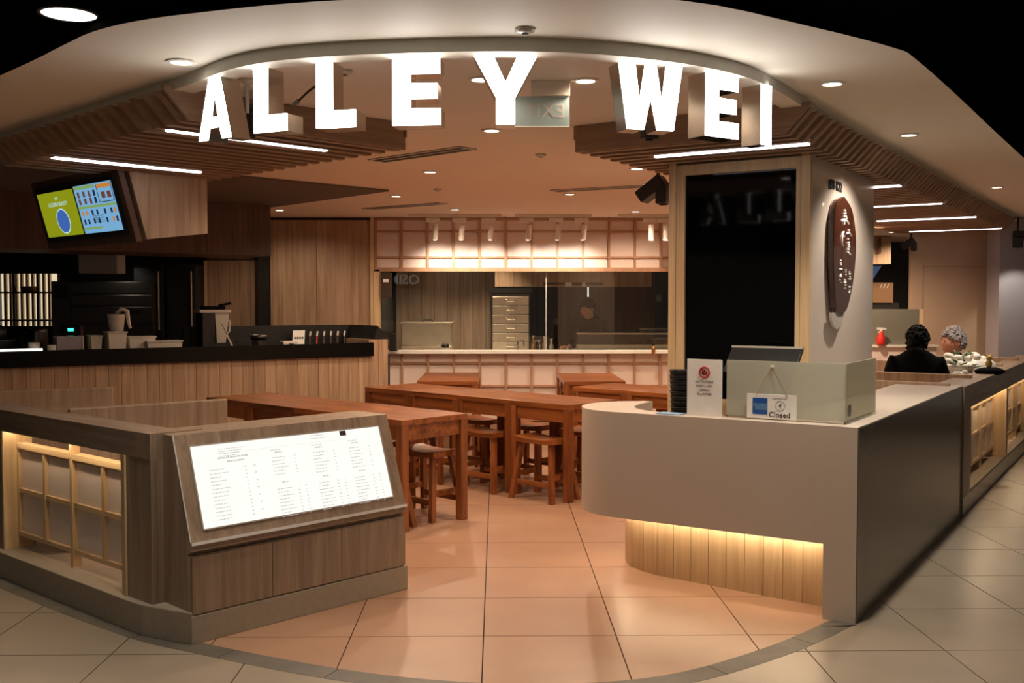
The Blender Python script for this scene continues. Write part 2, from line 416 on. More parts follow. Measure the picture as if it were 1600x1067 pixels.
# ---- back wall with kitchen window
YB = 11.45
m = MB(); m.box(-1.36, 3.95, YB+.03, YB+.13, 0, .94); m.box(-1.36, 3.95, YB+.03, YB+.13, 1.87, 2.5); m.box(2.4, 3.95, YB+.03, YB+.13, .94, 1.87)
wb = struct(m.build('wall_back', 'white_panel'), 'back wall of white panels in a wooden grid')
VX = [-1.345+.289*k for k in range(19)]
UZ = [2.43, 2.297, 2.011, 1.885]; LZ = [.93, .83, .573, .19]
pcache = {}
def panel(w, h):
    k = (round(w, 3), round(h, 3))
    if k not in pcache: pcache[k] = MB().box(-w/2, w/2, -.006, .006, -h/2, h/2).mesh('panel', 'white_panel')
    return pcache[k]
for rows in (UZ, LZ):
    for a, b in zip(rows, rows[1:]):
        for x0, x1 in zip(VX, VX[1:]):
            if x0 > 2.6: continue
            link('panel', panel(x1-x0-.016, a-b-.016), wb, loc=((x0+x1)/2, YB+.022, (a+b)/2))
bv1 = MB().box(-.012, .012, -.03, .006, 1.885, 2.45).mesh('batten', 'batten'); bv2 = MB().box(-.012, .012, -.03, .006, 0, .935).mesh('batten', 'batten')
for x in VX:
    if x < 2.7: link('batten', bv1, wb, loc=(x, YB+.012, 0)); link('batten', bv2, wb, loc=(x, YB+.012, 0))
for z in UZ+LZ[1:]:
    MB().box(-1.36, 2.7, YB-.012, YB+.016, z-.011, z+.011).build('batten', 'batten', wb)
MB().box(-1.36, 3.9, YB-.02, YB+.02, 0, .16).build('skirting', 'batten', wb)
w1 = sempty('window_1', 'wide kitchen window with a white stone sill in the back wall', (0, YB, .95))
MB().box(-1.36, 2.4, -.03, .05, .90, .935).build('window_head', 'batten', w1)
MB().box(-1.365, -1.30, -.03, .10, .02, .92).build('window_jamb', 'oak_pale', w1)
MB().box(2.36, 2.42, -.03, .10, .02, .92).build('window_jamb', 'oak_pale', w1)
MB().box(-1.30, 2.45, -.09, .12, -.015, .022).build('window_sill', 'white_paint', w1, bevel=.004)
for a, b in ((-1.30, .553), (.557, 1.90), (1.904, 2.36)): MB().box(a, b, .055, .061, .022, .90).build('pane', 'glass', w1)
MB().box(.551, .559, .05, .066, .022, .90).build('joint_strip', 'clear_plastic', w1)

# ---- kitchen beyond the window
m = MB(); m.box(-1.5, 3.95, 13.9, 14.0, 0, 2.5)
struct(m.build('wall_kitchen', 'dark_wood'), 'brown panelled wall at the back of the kitchen')
wk = struct(MB().box(-1.36, -1.30, YB+.13, 13.9, 0, 2.5).build('wall_kitchen_side', 'dark_wall'), 'dark side wall of the kitchen')
kp = struct(MB().box(-1.28, .02, 12.98, 13.06, 0, 2.5).build('wall_kitchen_panel', 'dark_wall'), 'brown panelled partition in the kitchen')
pm = MB().box(-.078, .078, -.012, 0, 0, 2.44).mesh('panel', 'oak_grey')
for k in range(8): link('panel', pm, kp, loc=(-1.19+.162*k, 12.98, 0))
struct(MB().box(2.45, 2.55, YB+.13, 13.9, 0, 2.5).build('wall_kitchen_right', 'dark_wood'), 'dark wall at the right of the kitchen')
hb = struct(MB().box(-.02, 1.9, 12.55, 12.7, 1.70, 2.44).build('beam_kitchen', 'oak'), 'wooden bulkhead across the kitchen')

# ---- wood walls left of the window
wl = struct(MB().box(-2.52, -1.36, 11.47, 11.57, 0, 2.5).build('wall_left', 'oak'), 'tall wood panelled wall left of the kitchen window')
MB().box(-2.50, -2.008, 11.452, 11.47, 0, 2.42).build('panel', 'oak', wl)
MB().box(-2.003, -1.41, 11.452, 11.47, 0, 2.42).build('panel', 'oak', wl)
MB().box(-1.405, -1.362, 11.43, 11.47, 0, 2.45).build('edge_trim', 'oak_pale', wl)
MB().box(-2.52, -1.41, 11.46, 11.47, 2.42, 2.45).build('shadow_gap', 'black', wl)
wp = struct(MB().box(-3.30, -2.66, 11.72, 11.8, 0, 2.4).build('wall_bar_back', 'dark_wood'), 'wood plank wall behind the blender')
pk = MB().box(-.058, .058, -.012, 0, 0, 1.98).mesh('plank', 'oak')
for k in range(5): link('plank', pk, wp, loc=(-3.22+.12*k, 11.72, 0))
MB().box(-3.32, -3.285, 11.69, 11.73, 0, 1.98).build('edge_trim', 'oak_pale', wp)
struct(MB().box(-2.68, -2.50, 11.55, 11.75, 0, 2.45).build('wall_bar_return', 'dark_wall'), 'narrow dark return beside the wood wall')
m = MB(); m.box(-8, -5.86, 12.0, 12.08, 0, 2.5); m.box(-5.08, -3.28, 12.0, 12.08, 0, 2.5); m.box(-5.86, -5.08, 12.0, 12.08, 0, 1.2); m.box(-5.86, -5.08, 12.0, 12.08, 1.87, 2.5)
struct(m.build('wall_bar', 'dark_wall'), 'dark back wall of the bar with a pass window')
struct(MB().box(-8.1, -8, 4, 14, 0, 2.5).build('wall_far_left', 'dark_wall'), 'dark wall at the far left')

# ---- right hand rear walls
wr = struct(MB().box(5.10, 6.05, 12.2, 12.3, 0, 2.5).build('wall_right', 'wall_beige'), 'glossy beige panelled wall behind the seated people')
MB().box(4.95, 5.098, 12.19, 12.25, 0, 2.5).build('panel', 'wall_beige', wr)
for z in (1.93,): MB().box(5.10, 6.05, 12.196, 12.2, z, z+.006).build('reveal', 'batten', wr)
struct(MB().box(5.75, 6.9, 11.65, 11.95, 0, 2.47).build('wall_column', 'wall_grey'), 'glossy grey column at the right end of the shop front')
struct(MB().box(3.95, 9, 16, 16.1, 0, 2.5).build('wall_far_back', 'black'), 'black far wall behind the right hand dining area')
struct(MB().box(3.85, 3.95, 11.6, 16, 0, 2.5).build('wall_inner_right', 'wall_beige'), 'beige wall corner behind the pillar')

# ---- pillar with black glass
PS0, PS1, PN0, PN1 = 5.64, 7.05, 1.665, 2.5
pil = sempty('pillar', 'square stone clad pillar with a black glass panel framed in pale wood', rw(PS0, PN0), RW)
W_, L_ = PN1-PN0, PS1-PS0
MB().box(.012, L_, 0, W_, 0, 2.45).build('shaft', 'pillar_stone', pil, bevel=.006)
MB().box(-.03, .012, -.0, .05, 0, 2.40).build('edge_trim', 'oak_pale', pil)
MB().box(-.03, .012, W_-.045, W_, 0, 2.40).build('edge_trim', 'oak_pale', pil)
for a, b in ((.052, .078), (W_-.10, W_-.047)): MB().box(-.028, .012, a, b, 0, 2.31).build('frame_stile', 'oak_pale', pil)
MB().box(-.028, .012, .078, W_-.10, 2.25, 2.31).build('frame_rail', 'oak_pale', pil)
MB().box(-.028, .012, .078, W_-.10, .30, .95).build('frame_rail', 'oak_pale', pil)
MB().box(-.008, .012, .078, W_-.10, .95, 2.25).build('glass_panel', 'black_glass', pil)
M = Matrix.Translation((.46, -.002, 2.19)) @ Matrix.Rotation(PI/2, 4, 'X')
textobj('unit_number', '#B1-K22', .078, 'ink', M, pil, extrude=.004, bold=.001)
# ================================================================== CANOPIES
def lw(v, u, z=0): return (.70711*v-.70711*u, .70711*v+.70711*u, z)
SLP = [(0,2.43),(.115,2.31),(1.35,2.31),(1.35,2.372),(.143,2.372),(.085,2.43)]
can = thing('slat_canopy', 'left timber slat canopy hanging over the booth and menu screen', 'canopy', lw(2.15, 4.2), 45, 'timber slat canopies')
sm = MB().prism(SLP, -.025, .025, 'y').mesh('slat', 'slat')
for k in range(18): link('slat', sm, can, loc=(0, .05+.12*k, 0))
MB().box(.1, 1.34, 0, 2.15, 2.378, 2.44).build('backing_panel', 'dark_wall', can)
MB().prism([(.0,2.43),(.115,2.31),(1.35,2.31),(1.35,2.448),(0,2.448)], -.022, .0, 'y').build('end_board', 'slat', can)
MB().prism([(.0,2.43),(.115,2.31),(1.35,2.31),(1.35,2.448),(0,2.448)], 2.14, 2.16, 'y').build('end_board', 'slat', can)
MB().box(1.34, 1.36, -.022, 2.16, 2.375, 2.448).build('edge_board', 'slat', can)
can2 = thing('slat_canopy', 'right timber slat canopy running along the shop front past the pillar', 'canopy', rw(4.84, 1.44), RW, 'timber slat canopies')
P2 = [(0,2.43),(.115,2.31),(1.25,2.31),(1.25,2.372),(.143,2.372),(.085,2.43)]
PA = [(0,2.43),(.115,2.31),(.222,2.31),(.222,2.372),(.143,2.372),(.085,2.43)]
PB = [(1.07,2.31),(1.25,2.31),(1.25,2.372),(1.07,2.372)]
def pr(p): return MB().prism(p, -.025, .025, 'x')
def slat_mesh(p):
    me = pr(p).mesh('slat', 'slat_y'); return me
m_ = MATS['slat'].copy(); m_.name = 'slat_y'; MATS['slat_y'] = m_
for n_ in m_.node_tree.nodes:
    if n_.bl_idname == 'ShaderNodeMapping': n_.inputs['Scale'].default_value = (22, 1.1, 22)
sA, sB, sC = slat_mesh(P2), slat_mesh(PA), slat_mesh(PB)
for k in range(64):
    x = .05+.12*k; s = 4.84+x
    if 5.57 < s < 7.10:
        link('slat', sB, can2, loc=(x, 0, 0)); link('slat', sC, can2, loc=(x, 0, 0))
    else: link('slat', sA, can2, loc=(x, 0, 0))
m = MB(); m.box(0, .78, .1, 1.24, 2.378, 2.44); m.box(.78, 2.23, .1, .22, 2.378, 2.44); m.box(.78, 2.23, 1.07, 1.24, 2.378, 2.44); m.box(2.23, 7.7, .1, 1.24, 2.378, 2.44)
m.build('backing_panel', 'dark_wall', can2)
EP = [(0,2.43),(.115,2.31),(1.25,2.31),(1.25,2.448),(0,2.448)]
MB().prism(EP, -.022, 0, 'x').build('end_board', 'slat_y', can2); MB().prism(EP, 7.69, 7.71, 'x').build('end_board', 'slat_y', can2)
MB().box(-.022, 7.71, 1.24, 1.26, 2.375, 2.448).build('edge_board', 'slat', can2)
# linear lights set flush into the slats
def linear(name, label, loc, rz, L, grp):
    t = thing(name, label, 'light', loc, rz, grp)
    MB().box(0, L, -.022, .022, .004, .03).build('housing', 'white_paint', t)
    n = 6; poly = [(-.0, -.012), (.012, -.018), (L-.012, -.018), (L, -.012), (L, .012), (L-.012, .018), (.012, .018), (0, .012)]
    MB().prism(poly, -.006, .004).build('diffuser', 'led', t)
for u, lab in ((4.49, 'white linear light in left canopy nearest the sign letters'), (5.80, 'white linear light in left canopy above the menu screen')):
    linear('linear_light', lab, lw(2.32, u, 2.31), 45, .90, 'linear lights in the slat canopies')
for s, n0, L, lab in ((5.20, 1.55, .85, 'white linear light in right canopy before the pillar'), (7.40, 1.57, .86, 'first white linear light past the pillar in right canopy'),
        (8.90, 1.57, .9, 'second white linear light past the pillar in right canopy'), (10.5, 1.55, .9, 'third white linear light past the pillar in right canopy'),
        (12.25, 1.55, .95, 'farthest white linear light in right canopy')):
    linear('linear_light', lab, rw(s, n0, 2.31), RW+90, L, 'linear lights in the slat canopies')

# ================================================================== SIGN LETTERS
LT = {'A': [[(0,0),(.215,0),(.265,.19),(.4,.19),(.4,.36),(.31,.36),(.4,.78),(.4,1),(.27,1)], [(.4,.19),(.535,.19),(.585,0),(.8,0),(.53,1),(.4,1),(.4,.78),(.49,.36),(.4,.36)]],
 'L': [[(0,0),(.64,0),(.64,.26),(.27,.26),(.27,1),(0,1)]],
 'E': [[(0,0),(.73,0),(.73,.25),(.28,.25),(.28,.39),(.68,.39),(.68,.62),(.28,.62),(.28,.76),(.72,.76),(.72,1),(0,1)]],
 'Y': [[(0,1),(.29,1),(.465,.62),(.64,1),(.93,1),(.605,.39),(.605,0),(.325,0),(.325,.39)]],
 'W': [[(0,1),(.27,1),(.345,.42),(.44,1),(.62,1),(.715,.42),(.79,1),(1.06,1),(.915,0),(.64,0),(.53,.5),(.42,0),(.145,0)]],
 'I': [[(0,0),(.27,0),(.27,1),(0,1)]]}
HL = .253
for ch, x, y, a, lab in (('A',-1.155,4.25,-37,'glowing white letter A, first of the shop sign'), ('L',-.887,4.062,-27,'glowing white letter L next to the A of the sign'), ('L',-.615,3.965,-15,'glowing white letter L next to the E of the sign'),
        ('E',-.302,3.905,-6,'glowing white letter E between L and Y of the sign'), ('Y',.034,3.88,1,'glowing white letter Y ending the first sign word'), ('W',.597,3.995,16,'glowing white letter W starting the second sign word'),
        ('E',.915,4.172,33,'glowing white letter E between W and I of the sign'), ('I',1.145,4.37,40,'glowing white letter I, last of the shop sign')):
    t = thing('sign_letter', lab, 'letter', (x, y, 2.178), a, 'hanging letters of the shop sign')
    wdt = max(p[0] for q in LT[ch] for p in q)
    f = MB(); r = MB()
    for q in LT[ch]:
        pp = [((p[0]-wdt/2)*HL, p[1]*HL) for p in q]
        f.prism(pp, -.004, .004, 'y'); r.prism(pp, .0041, .10, 'y')
    f.build('face', 'letter_face', t); r.build('letter_return', 'letter_return', t)

# ================================================================== RECEPTION COUNTER
rc = thing('reception_counter', 'pale curved reception counter with glowing plank base', 'counter', rw(4.87, 1.21), RW)
outer = [(0, 0), (0, .6), (0, 1.2)]+[(.33-.33*math.cos(t*PI/108), 1.265+.335*math.sin(t*PI/108)) for t in range(2, 92, 2)]+[(.649, 1.345+.06)]
inner = [(.13, .13), (.13, .6), (.13, 1.06), (.155, 1.14), (.195, 1.205), (.25, 1.262), (.32, 1.305), (.41, 1.332), (.52, 1.343), (.649, 1.345)]
fp = MB().prism(outer+inner[::-1]+[(.13, .0)], .36, .925).box(0, .17, 0, .155, 0, .36).build('front_panel', 'solid_surface', rc)
MB().box(.13, 2.85, .0, .43, .895, .925).build('countertop', 'solid_surface', rc, bevel=.003)
MB().box(.003, 2.85, -.005, -.001, 0, .92).build('side_panel', 'side_shaded', rc)  # dark skin over the pale side, its shade painted in
MB().box(.30, 2.83, .0, .42, 0, .895).build('carcass', 'dark_wall', rc)
MB().box(.13, .64, .43, 1.25, .70, .73).build('desk', 'oak_x', rc)
bl = catmull([(.2,.155),(.21,.4),(.245,.75),(.268,.95),(.285,1.12),(.315,1.228),(.370,1.331),(.455,1.419),(.56,1.475),(.68,1.49)], 6)
# planks of the base, about 0.105 m each
cum = [0]
for a, b in zip(bl, bl[1:]): cum.append(cum[-1]+(b-a).length)
def along(d):
    for i in range(len(cum)-1):
        if cum[i] <= d <= cum[i+1]:
            t = (d-cum[i])/(cum[i+1]-cum[i]); return bl[i]+(bl[i+1]-bl[i])*t
    return bl[-1]
d = 0
while d < cum[-1]-.05:
    w_ = .052 if d == 0 else .105
    a = along(d+.0015); b = along(min(d+w_-.0015, cum[-1])); tt = (b-a).normalized(); nn_ = Vector((tt.y, -tt.x))
    MB().prism([tuple(a), tuple(b), tuple(b+nn_*.015), tuple(a+nn_*.015)], 0, .36).build('plank', 'oak_pale', rc); d += w_
poly = [tuple(p+Vector((.03, -.0))) for p in bl]
MB().prism(poly+[(.78, 1.4), (.78, .3), (.3, .155)], 0, .36).build('base_core', 'dark_wall', rc)
strip = MB()
for a, b in zip(bl, bl[1:]):
    if a.y < .17: continue
    strip.bar((a.x-.045, a.y, .353), (b.x-.045, b.y, .353), .012, .006)
strip.build('led_strip', 'led_base', rc)

def MXs(x, y, z, sc=1): return Matrix(((0,0,-1,x),(-1,0,0,y),(0,1,0,z),(0,0,0,1)))
# frosted glass screen on the counter
ZC = .925
gs = thing('glass_screen', 'frosted green glass screen standing on the reception counter', 'screen', rw(4.97, 1.29, ZC), RW)
MB().box(0, .010, 0, .60, .012, .292).build('front_pane', 'frost', gs)
MB().box(.012, .58, 0, .010, .012, .292).build('side_pane', 'frost', gs)
MB().box(-.006, .016, -.004, .60, 0, .012).build('base_rail', 'clear_acrylic', gs); MB().box(.016, .58, -.006, .016, 0, .012).build('base_rail', 'clear_acrylic', gs)
MB().box(.03, .075, -.003, 0, .035, .09).build('sticker', 'grey_ink', gs)
# paper notice
pn = thing('notice_stand', 'white paper notice against outside food beside the glass screen', 'notice', rw(4.945, 1.905, ZC), RW)
MB().box(0, .004, -.0, .19, 0, .292).build('paper_sheet', 'paper', pn)
MB().box(.004, .03, .0, .19, 0, .006).build('stand_foot', 'clear_plastic', pn)
ring = MB(); ring.tube([(-.0012, .095+.026*math.cos(k*PI/12), .225+.026*math.sin(k*PI/12)) for k in range(25)], .0045, 6, False)
ring.bar((-.0014, .095+.019, .225+.019), (-.0014, .095-.019, .225-.019), .007, .003, (1, 0, 0)); ring.build('prohibition_ring', 'red', pn)
ic = MB(); ic.prism([(.083,.212),(.107,.212),(.110,.228),(.080,.228)], -.0016, -.0006, 'x'); ic.prism([(.088,.229),(.104,.229),(.101,.238),(.092,.238)], -.0016, -.0006, 'x'); ic.build('icon', 'ink', pn)
for k, ln in enumerate(('NO OUTSIDE', 'FOOD AND', 'DRINKS', 'ALLOWED')): textobj('lettering', ln, .0165, 'grey_ink', MXs(-.001, .095, .176-.0205*k), pn, extrude=.0004)
# closed sign
cs = thing('hanging_sign', 'small hanging sign reading Closed on the glass screen', 'sign', rw(4.955, 1.525, ZC), RW)
MB().box(0, .005, 0, .252, .006, .128).build('board', 'paper', cs, bevel=.001)
MB().box(-.0015, 0, .146, .222, .026, .108).build('blue_square', 'blue', cs)
MB().box(-.0022, -.0015, .148, .220, .066, .081).build('text_band', 'light_blue', cs)
MB().box(-.0022, -.0015, .148, .210, .049, .064).build('text_band', 'light_blue', cs)
textobj('lettering', 'AMERICAN', .0165, 'blue', MXs(-.0026, .184, .0735), cs, extrude=.0003)
textobj('lettering', 'EXPRESS', .0165, 'blue', MXs(-.0026, .179, .0565), cs, extrude=.0003)
textobj('lettering', 'Closed', .038, 'ink', MXs(-.001, .085, .027), cs, extrude=.0005, bold=.0003)
dl = MB(); dl.tube([(-.001, .082+.024*math.cos(k*PI/10), .073+.024*math.sin(k*PI/10)) for k in range(21)], .0008, 5, False)
for k in range(9): dl.box(-.0016, -.0006, .052+.008*k, .057+.008*k, .108, .111)
dl.build('dial_ring', 'grey_ink', cs)
MB().prism([(.080,.058),(.084,.074),(.090,.074),(.076,.085),(.078,.074)], -.0018, -.0008, 'x').build('dial_hand', 'ink', cs)
ch = MB()
for y1 in (.025+.02, .205): ch.tube([(-.002, y1, .118), (-.001, .126+(y1-.126)*.5, .192), (.002, .126, .262)], .0013, 5)
ch.build('chain', 'brass', cs)
MB().lathe([(0,-.004),(.011,-.003),(.013,.001),(.007,.004),(0,.005)], (0,0,0), 14).build('suction_cup', 'clear_plastic', cs).matrix_local = Matrix.Translation((.006, .126, .262)) @ Matrix.Rotation(-PI/2, 4, 'Y')
# cash monitor behind the glass
mo = thing('monitor', 'dark tilted cashier monitor behind the glass screen', 'monitor', rw(5.20, 1.72, .73), RW)
MB().lathe([(.09,0),(.09,.012),(.03,.02),(.022,.44),(0,.44)], (.12, .13, 0), 18).build('stand', 'black', mo)
m = MB(); m.hexa([(.02,-.10,.41),(.02,.29,.41),(.05,.29,.405),(.05,-.10,.405)], [(.16,-.10,.535),(.16,.29,.535),(.19,.29,.53),(.19,-.10,.53)]); m.build('screen_case', 'black', mo, bevel=.006)
m = MB(); m.bar((.172, -.10, .538), (.172, .29, .538), .034, .010); m.build('top_edge', 'clear_plastic', mo)
# stack of black trays
ORD = ('first', 'second', 'third', 'fourth', 'fifth', 'sixth', 'seventh', 'eighth', 'ninth', 'tenth', 'eleventh', 'twelfth', 'thirteenth', 'fourteenth')
for k in range(14):
    t = tag(MB().lathe([(.056,0),(.060,.010),(.060,.020),(.066,.024),(.064,.026),(.057,.022),(.05,.004),(0,.004)], (0,0,0), 18).build('black_tray', 'black'), f'black dish, {ORD[k]} from the bottom of the stack left of the paper notice', 'dish', 'stacked black dishes on the counter')
    t.location = rw(5.30+.002*math.sin(k*2), 2.27+.0012*k, .73+.029*k)
tag(MB().box(0, .09, 0, .13, 0, .004).build('blue_card', 'light_blue'), 'pale blue card lying on the counter rim', 'card').matrix_world = Matrix.Translation(rw(4.90, 2.12, .9255)) @ Matrix.Rotation(rad(RW), 4, 'Z')
t = thing('card_terminal', 'black card terminal behind the paper notice', 'terminal', rw(5.12, 2.09, .73), RW)
MB().hexa([(0,0,0),(.09,0,0),(.09,.07,0),(0,.07,0)], [(.10,.0,.33),(.13,0,.33),(.13,.07,.33),(.10,.07,.33)]).build('body', 'black', t, bevel=.005)
MB().box(.088, .1, .012, .058, .24, .30).build('display', 'grey_ink', t)

# ================================================================== LOW PARTITIONS WITH SHOJI OPENINGS
def shoji(parent, x0, x1, cols, yb, z0, zt, zrows, posts):
    # lattice with white panels, set back at yb
    w = (x1-x0)/cols
    for i in range(cols):
        for a, b in zip(zrows, zrows[1:]):
            MB().box(x0+i*w+.014, x0+(i+1)*w-.014, yb+.02, yb+.026, a+.012, b-.012).build('panel', 'white_panel', parent)
    for i in range(cols+1):
        x = x0+i*w; lo, hi = (z0, zt) if i in posts else (zrows[0], zrows[-1])
        MB().box(x-.012, x+.012, yb-(.006 if i in posts else 0), yb+.04, lo, hi).build('lattice_bar', 'oak_pale', parent)
    for z in zrows: MB().box(x0, x1, yb+.002, yb+.036, z-.012, z+.012).build('lattice_rail', 'oak_pale_x', parent)
    MB().box(x0, x1, yb-.004, yb+.05, zrows[-1], zrows[-1]+.03).build('top_rail', 'oak_pale_x', parent)
# left
lp = thing('booth_partition', 'left low wooden partition with lit lattice opening beside the menu stand', 'partition', (-1.70, 4.684, 0), -42)
MB().prism([(.404,.085),(.30,.052),(.12,.006),(0,0),(-3.2,0),(-3.2,.30),(.0,.30),(.33,.2)], 0, .142).build('plinth', 'plinth', lp, bevel=.004)
MB().box(-3.2, .035, .035, .215, .80, .918).build('header_beam', 'oak_grey_x', lp, bevel=.003)
for a, b in ((-.11, .16), (-1.54, -1.42), (-3.2, -3.0)): MB().box(a, b, .037, .215, .142, .80).build('post', 'oak_grey', lp)
MB().box(.035, .16, .035, .30, .80, .918).build('header_beam', 'oak_grey', lp)
MB().box(-1.42, -1.413, .040, .20, .142, .80).build('jamb', 'oak_pale', lp); MB().box(-1.547, -1.54, .040, .20, .142, .80).build('jamb', 'oak_pale', lp)
m = MB(); m.prism([(-.116, .060), (-.106, .036), (-.062, .028), (-.060, .037), (-.11, .06)], .142, .80); m.build('edge_strip', 'oak_pale', lp)
shoji(lp, -1.405, -.12, 4, .115, .142, .80, (.222, .465, .70), (2,))
shoji(lp, -2.98, -1.555, 4, .115, .142, .80, (.222, .465, .70), (2,))
for a, b in ((-1.40, -.12), (-2.98, -1.56)): MB().box(a, b, .07, .08, .792, .799).build('led_strip', 'led_warm', lp)
# right
rp = thing('booth_partition', 'right low dark partition with lit lattice openings past the counter', 'partition', rw(7.72, 1.20), RW)
MB().box(0, 5.0, 0, .24, 0, .142).build('plinth', 'plinth', rp)
MB().box(0, 5.0, -.006, .0, 0, .13).build('plinth_face', 'side_shaded', rp)
MB().box(0, 5.0, -.006, .22, .75, .918).build('header_beam', 'oak_grey_x', rp, bevel=.003)
for a, b in ((0, .30), (2.26, 2.34), (4.30, 4.38), (4.92, 5.0)): MB().box(a, b, -.006, .22, .13, .75).build('post', 'oak_grey', rp)
for x in (2.252, 4.292): MB().box(x, x+.008, -.004, .20, .142, .75).build('jamb', 'oak_pale', rp)
for a, b in ((.30, 2.25), (2.34, 4.29)):
    shoji(rp, a, b, 5, .095, .142, .75, (.222, .45, .67), (1, 3)); MB().box(a, b, .045, .055, .742, .749).build('led_strip', 'led_warm', rp)

# ================================================================== MENU STAND
ms = thing('menu_stand', 'slanted wooden menu stand with a glowing menu and cupboard doors', 'menu stand', (-1.343, 4.477, 0), 45)
LM = 1.225
MB().prism([(0,0),(.40,0),(.40,.125),(0,.125)], -.0, LM+.012, 'x').build('kick', 'plinth', ms, bevel=.003)
MB().prism([(.012,.125),(.42,.125),(.42,.912),(.156,.912),(.0,.445),(.0,.415),(.012,.41),(.03,.40),(.03,.39),(.012,.39)], 0, LM, 'x').build('body', 'oak_grey', ms)
for a, b in ((.006, .413), (.417, .81), (.814, LM-.006)): MB().box(a, b, .0, .018, .132, .385).build('door', 'oak_grey', ms)
MB().box(-.001, LM+.001, -.004, .004, .412, .420).build('lip', 'oak_grey_x', ms)
sl = Vector((0, .156, .467)).normalized(); nm = Vector((0, -.467, .156)).normalized()
def slope(a, t, o): p = Vector((a, 0, .445))+sl*t+nm*o; return p
m = MB(); c = [(.07,.055),(LM-.072,.055),(LM-.072,.435),(.07,.435)]
m.hexa([slope(a, t, -.012) for a, t in c], [slope(a, t, .002) for a, t in c]); mf = m.build('menu_panel', 'menu_face', ms)
fr = MB()
for (a0, t0), (a1, t1) in zip(c, c[1:]+c[:1]): fr.bar(slope(a0, t0, .003), slope(a1, t1, .003), .006, .006, nm)
fr.build('panel_trim', 'clear_plastic', ms)
m = MB(); m.bar(slope(.0, -.001, .004), slope(LM, -.001, .004), .014, .012, nm); m.build('steel_edge', 'trim_glint', ms)
m = MB(); m.bar(slope(.001, .01, .001), slope(.001, .49, .001), .005, .005, nm); m.build('steel_edge', 'trim_glint', ms)
pr_ = MB(); rnd = random.Random(3)
def dash(a, t, w, h):
    pr_.hexa([slope(a, t, .0022), slope(a+w, t, .0022), slope(a+w, t+h, .0022), slope(a, t+h, .0022)], [slope(a, t, .003), slope(a+w, t, .003), slope(a+w, t+h, .003), slope(a, t+h, .003)])
def words(a, t, w, h):
    x = a
    while x < a+w:
        k = rnd.uniform(.006, .02); dash(x, t, min(k, a+w-x), h); x += k+.004
AW = LM-.142
for k in range(4): words(.07+.13*AW, .405-.011*k, .13-.012*k, .0035)
words(.07+.12*AW, .362, .16, .007); words(.07+.16*AW, .343, .09, .008)
for k in range(14): words(.07+.07*AW, .312-.0175*k, rnd.uniform(.05, .1), .004); dash(.07+.24*AW, .312-.0175*k, .008, .005)
for k in range(7): dash(.07+.285*AW, .312-.035*k, .010, .005)
for c0, top in ((.38, (.352, 6)), (.595, (.352, 7)), (.80, (.352, 7))):
    words(.07+c0*AW, .372, .06, .004); words(.07+(c0+.02)*AW, .358, .04, .007)
    for k in range(top[1]): words(.07+c0*AW, .335-.0165*k, rnd.uniform(.05, .10), .0038); dash(.07+(c0+.115)*AW, .335-.0165*k, .008, .004)
    words(.07+(c0+.03)*AW, .212, .04, .006)
    for k in range(9): words(.07+c0*AW, .182-.0165*k, rnd.uniform(.045, .09), .0038); dash(.07+(c0+.105)*AW, .182-.0165*k, .010, .004); dash(.07+(c0+.145)*AW, .182-.0165*k, .008, .004)
words(.07+.6*AW, .42, .08, .004); words(.07+.6*AW, .405, .09, .004); dash(.07+.1*AW, .387, .75, .0008)
pr_.build('menu_print', 'menu_ink', mf)
m = MB(); c = [(.07+.765*AW, .405),(.07+.80*AW, .405),(.07+.80*AW, .43),(.07+.765*AW, .43)]
m.hexa([slope(a, t, .0022) for a, t in c], [slope(a, t, .0034) for a, t in c]); m.build('logo_square', 'leather', mf)
# ================================================================== BAR
BA = math.degrees(math.atan2(.554, .833))
bar = thing('bar_counter', 'long wood plank bar counter with a black stone top', 'bar', (-1.141, 10.088, 0), BA)
pk = MB().box(-.0512, .0512, -.012, 0, 0, 1.0).mesh('plank', 'oak')
for k in range(42): link('plank', pk, bar, loc=(-.19-.1055*k, 0, 0))
MB().box(-4.7, .1, 0, .55, 0, .985).build('core', 'dark_wall', bar)
MB().box(-4.7, -.10, -.045, .62, 1.0, 1.055).build('worktop', 'black_stone', bar)
MB().box(-4.7, -.10, -.05, -.02, .985, 1.118).build('upstand', 'black_stone', bar)
for k in range(2): MB().box(-.135+.105*k, -.033+.105*k, -.012, .0, 0, 1.145).build('plank', 'oak', bar)
MB().box(-.135, .076, 0, .5, .985, 1.145).build('end_block', 'oak', bar)
MB().prism([(-1.75,1.055),(-.10,1.055),(.08,1.16),(-.06,1.28),(-1.75,1.28)], .60, .63, 'y').build('back_ledge', 'black', bar)
MB().prism([(-.10,1.055),(.10,1.15),(-.04,1.28)], -.01, .62, 'y').build('end_cap', 'black', bar)
MB().box(-4.7, -3.08, -.056, -.022, 1.119, 1.135).build('led_tube', 'bar_led', bar)
def bp(x, y, z=1.055):
    c, s = math.cos(rad(BA)), math.sin(rad(BA)); return (-1.141+c*x-s*y, 10.088+s*x+c*y, z)
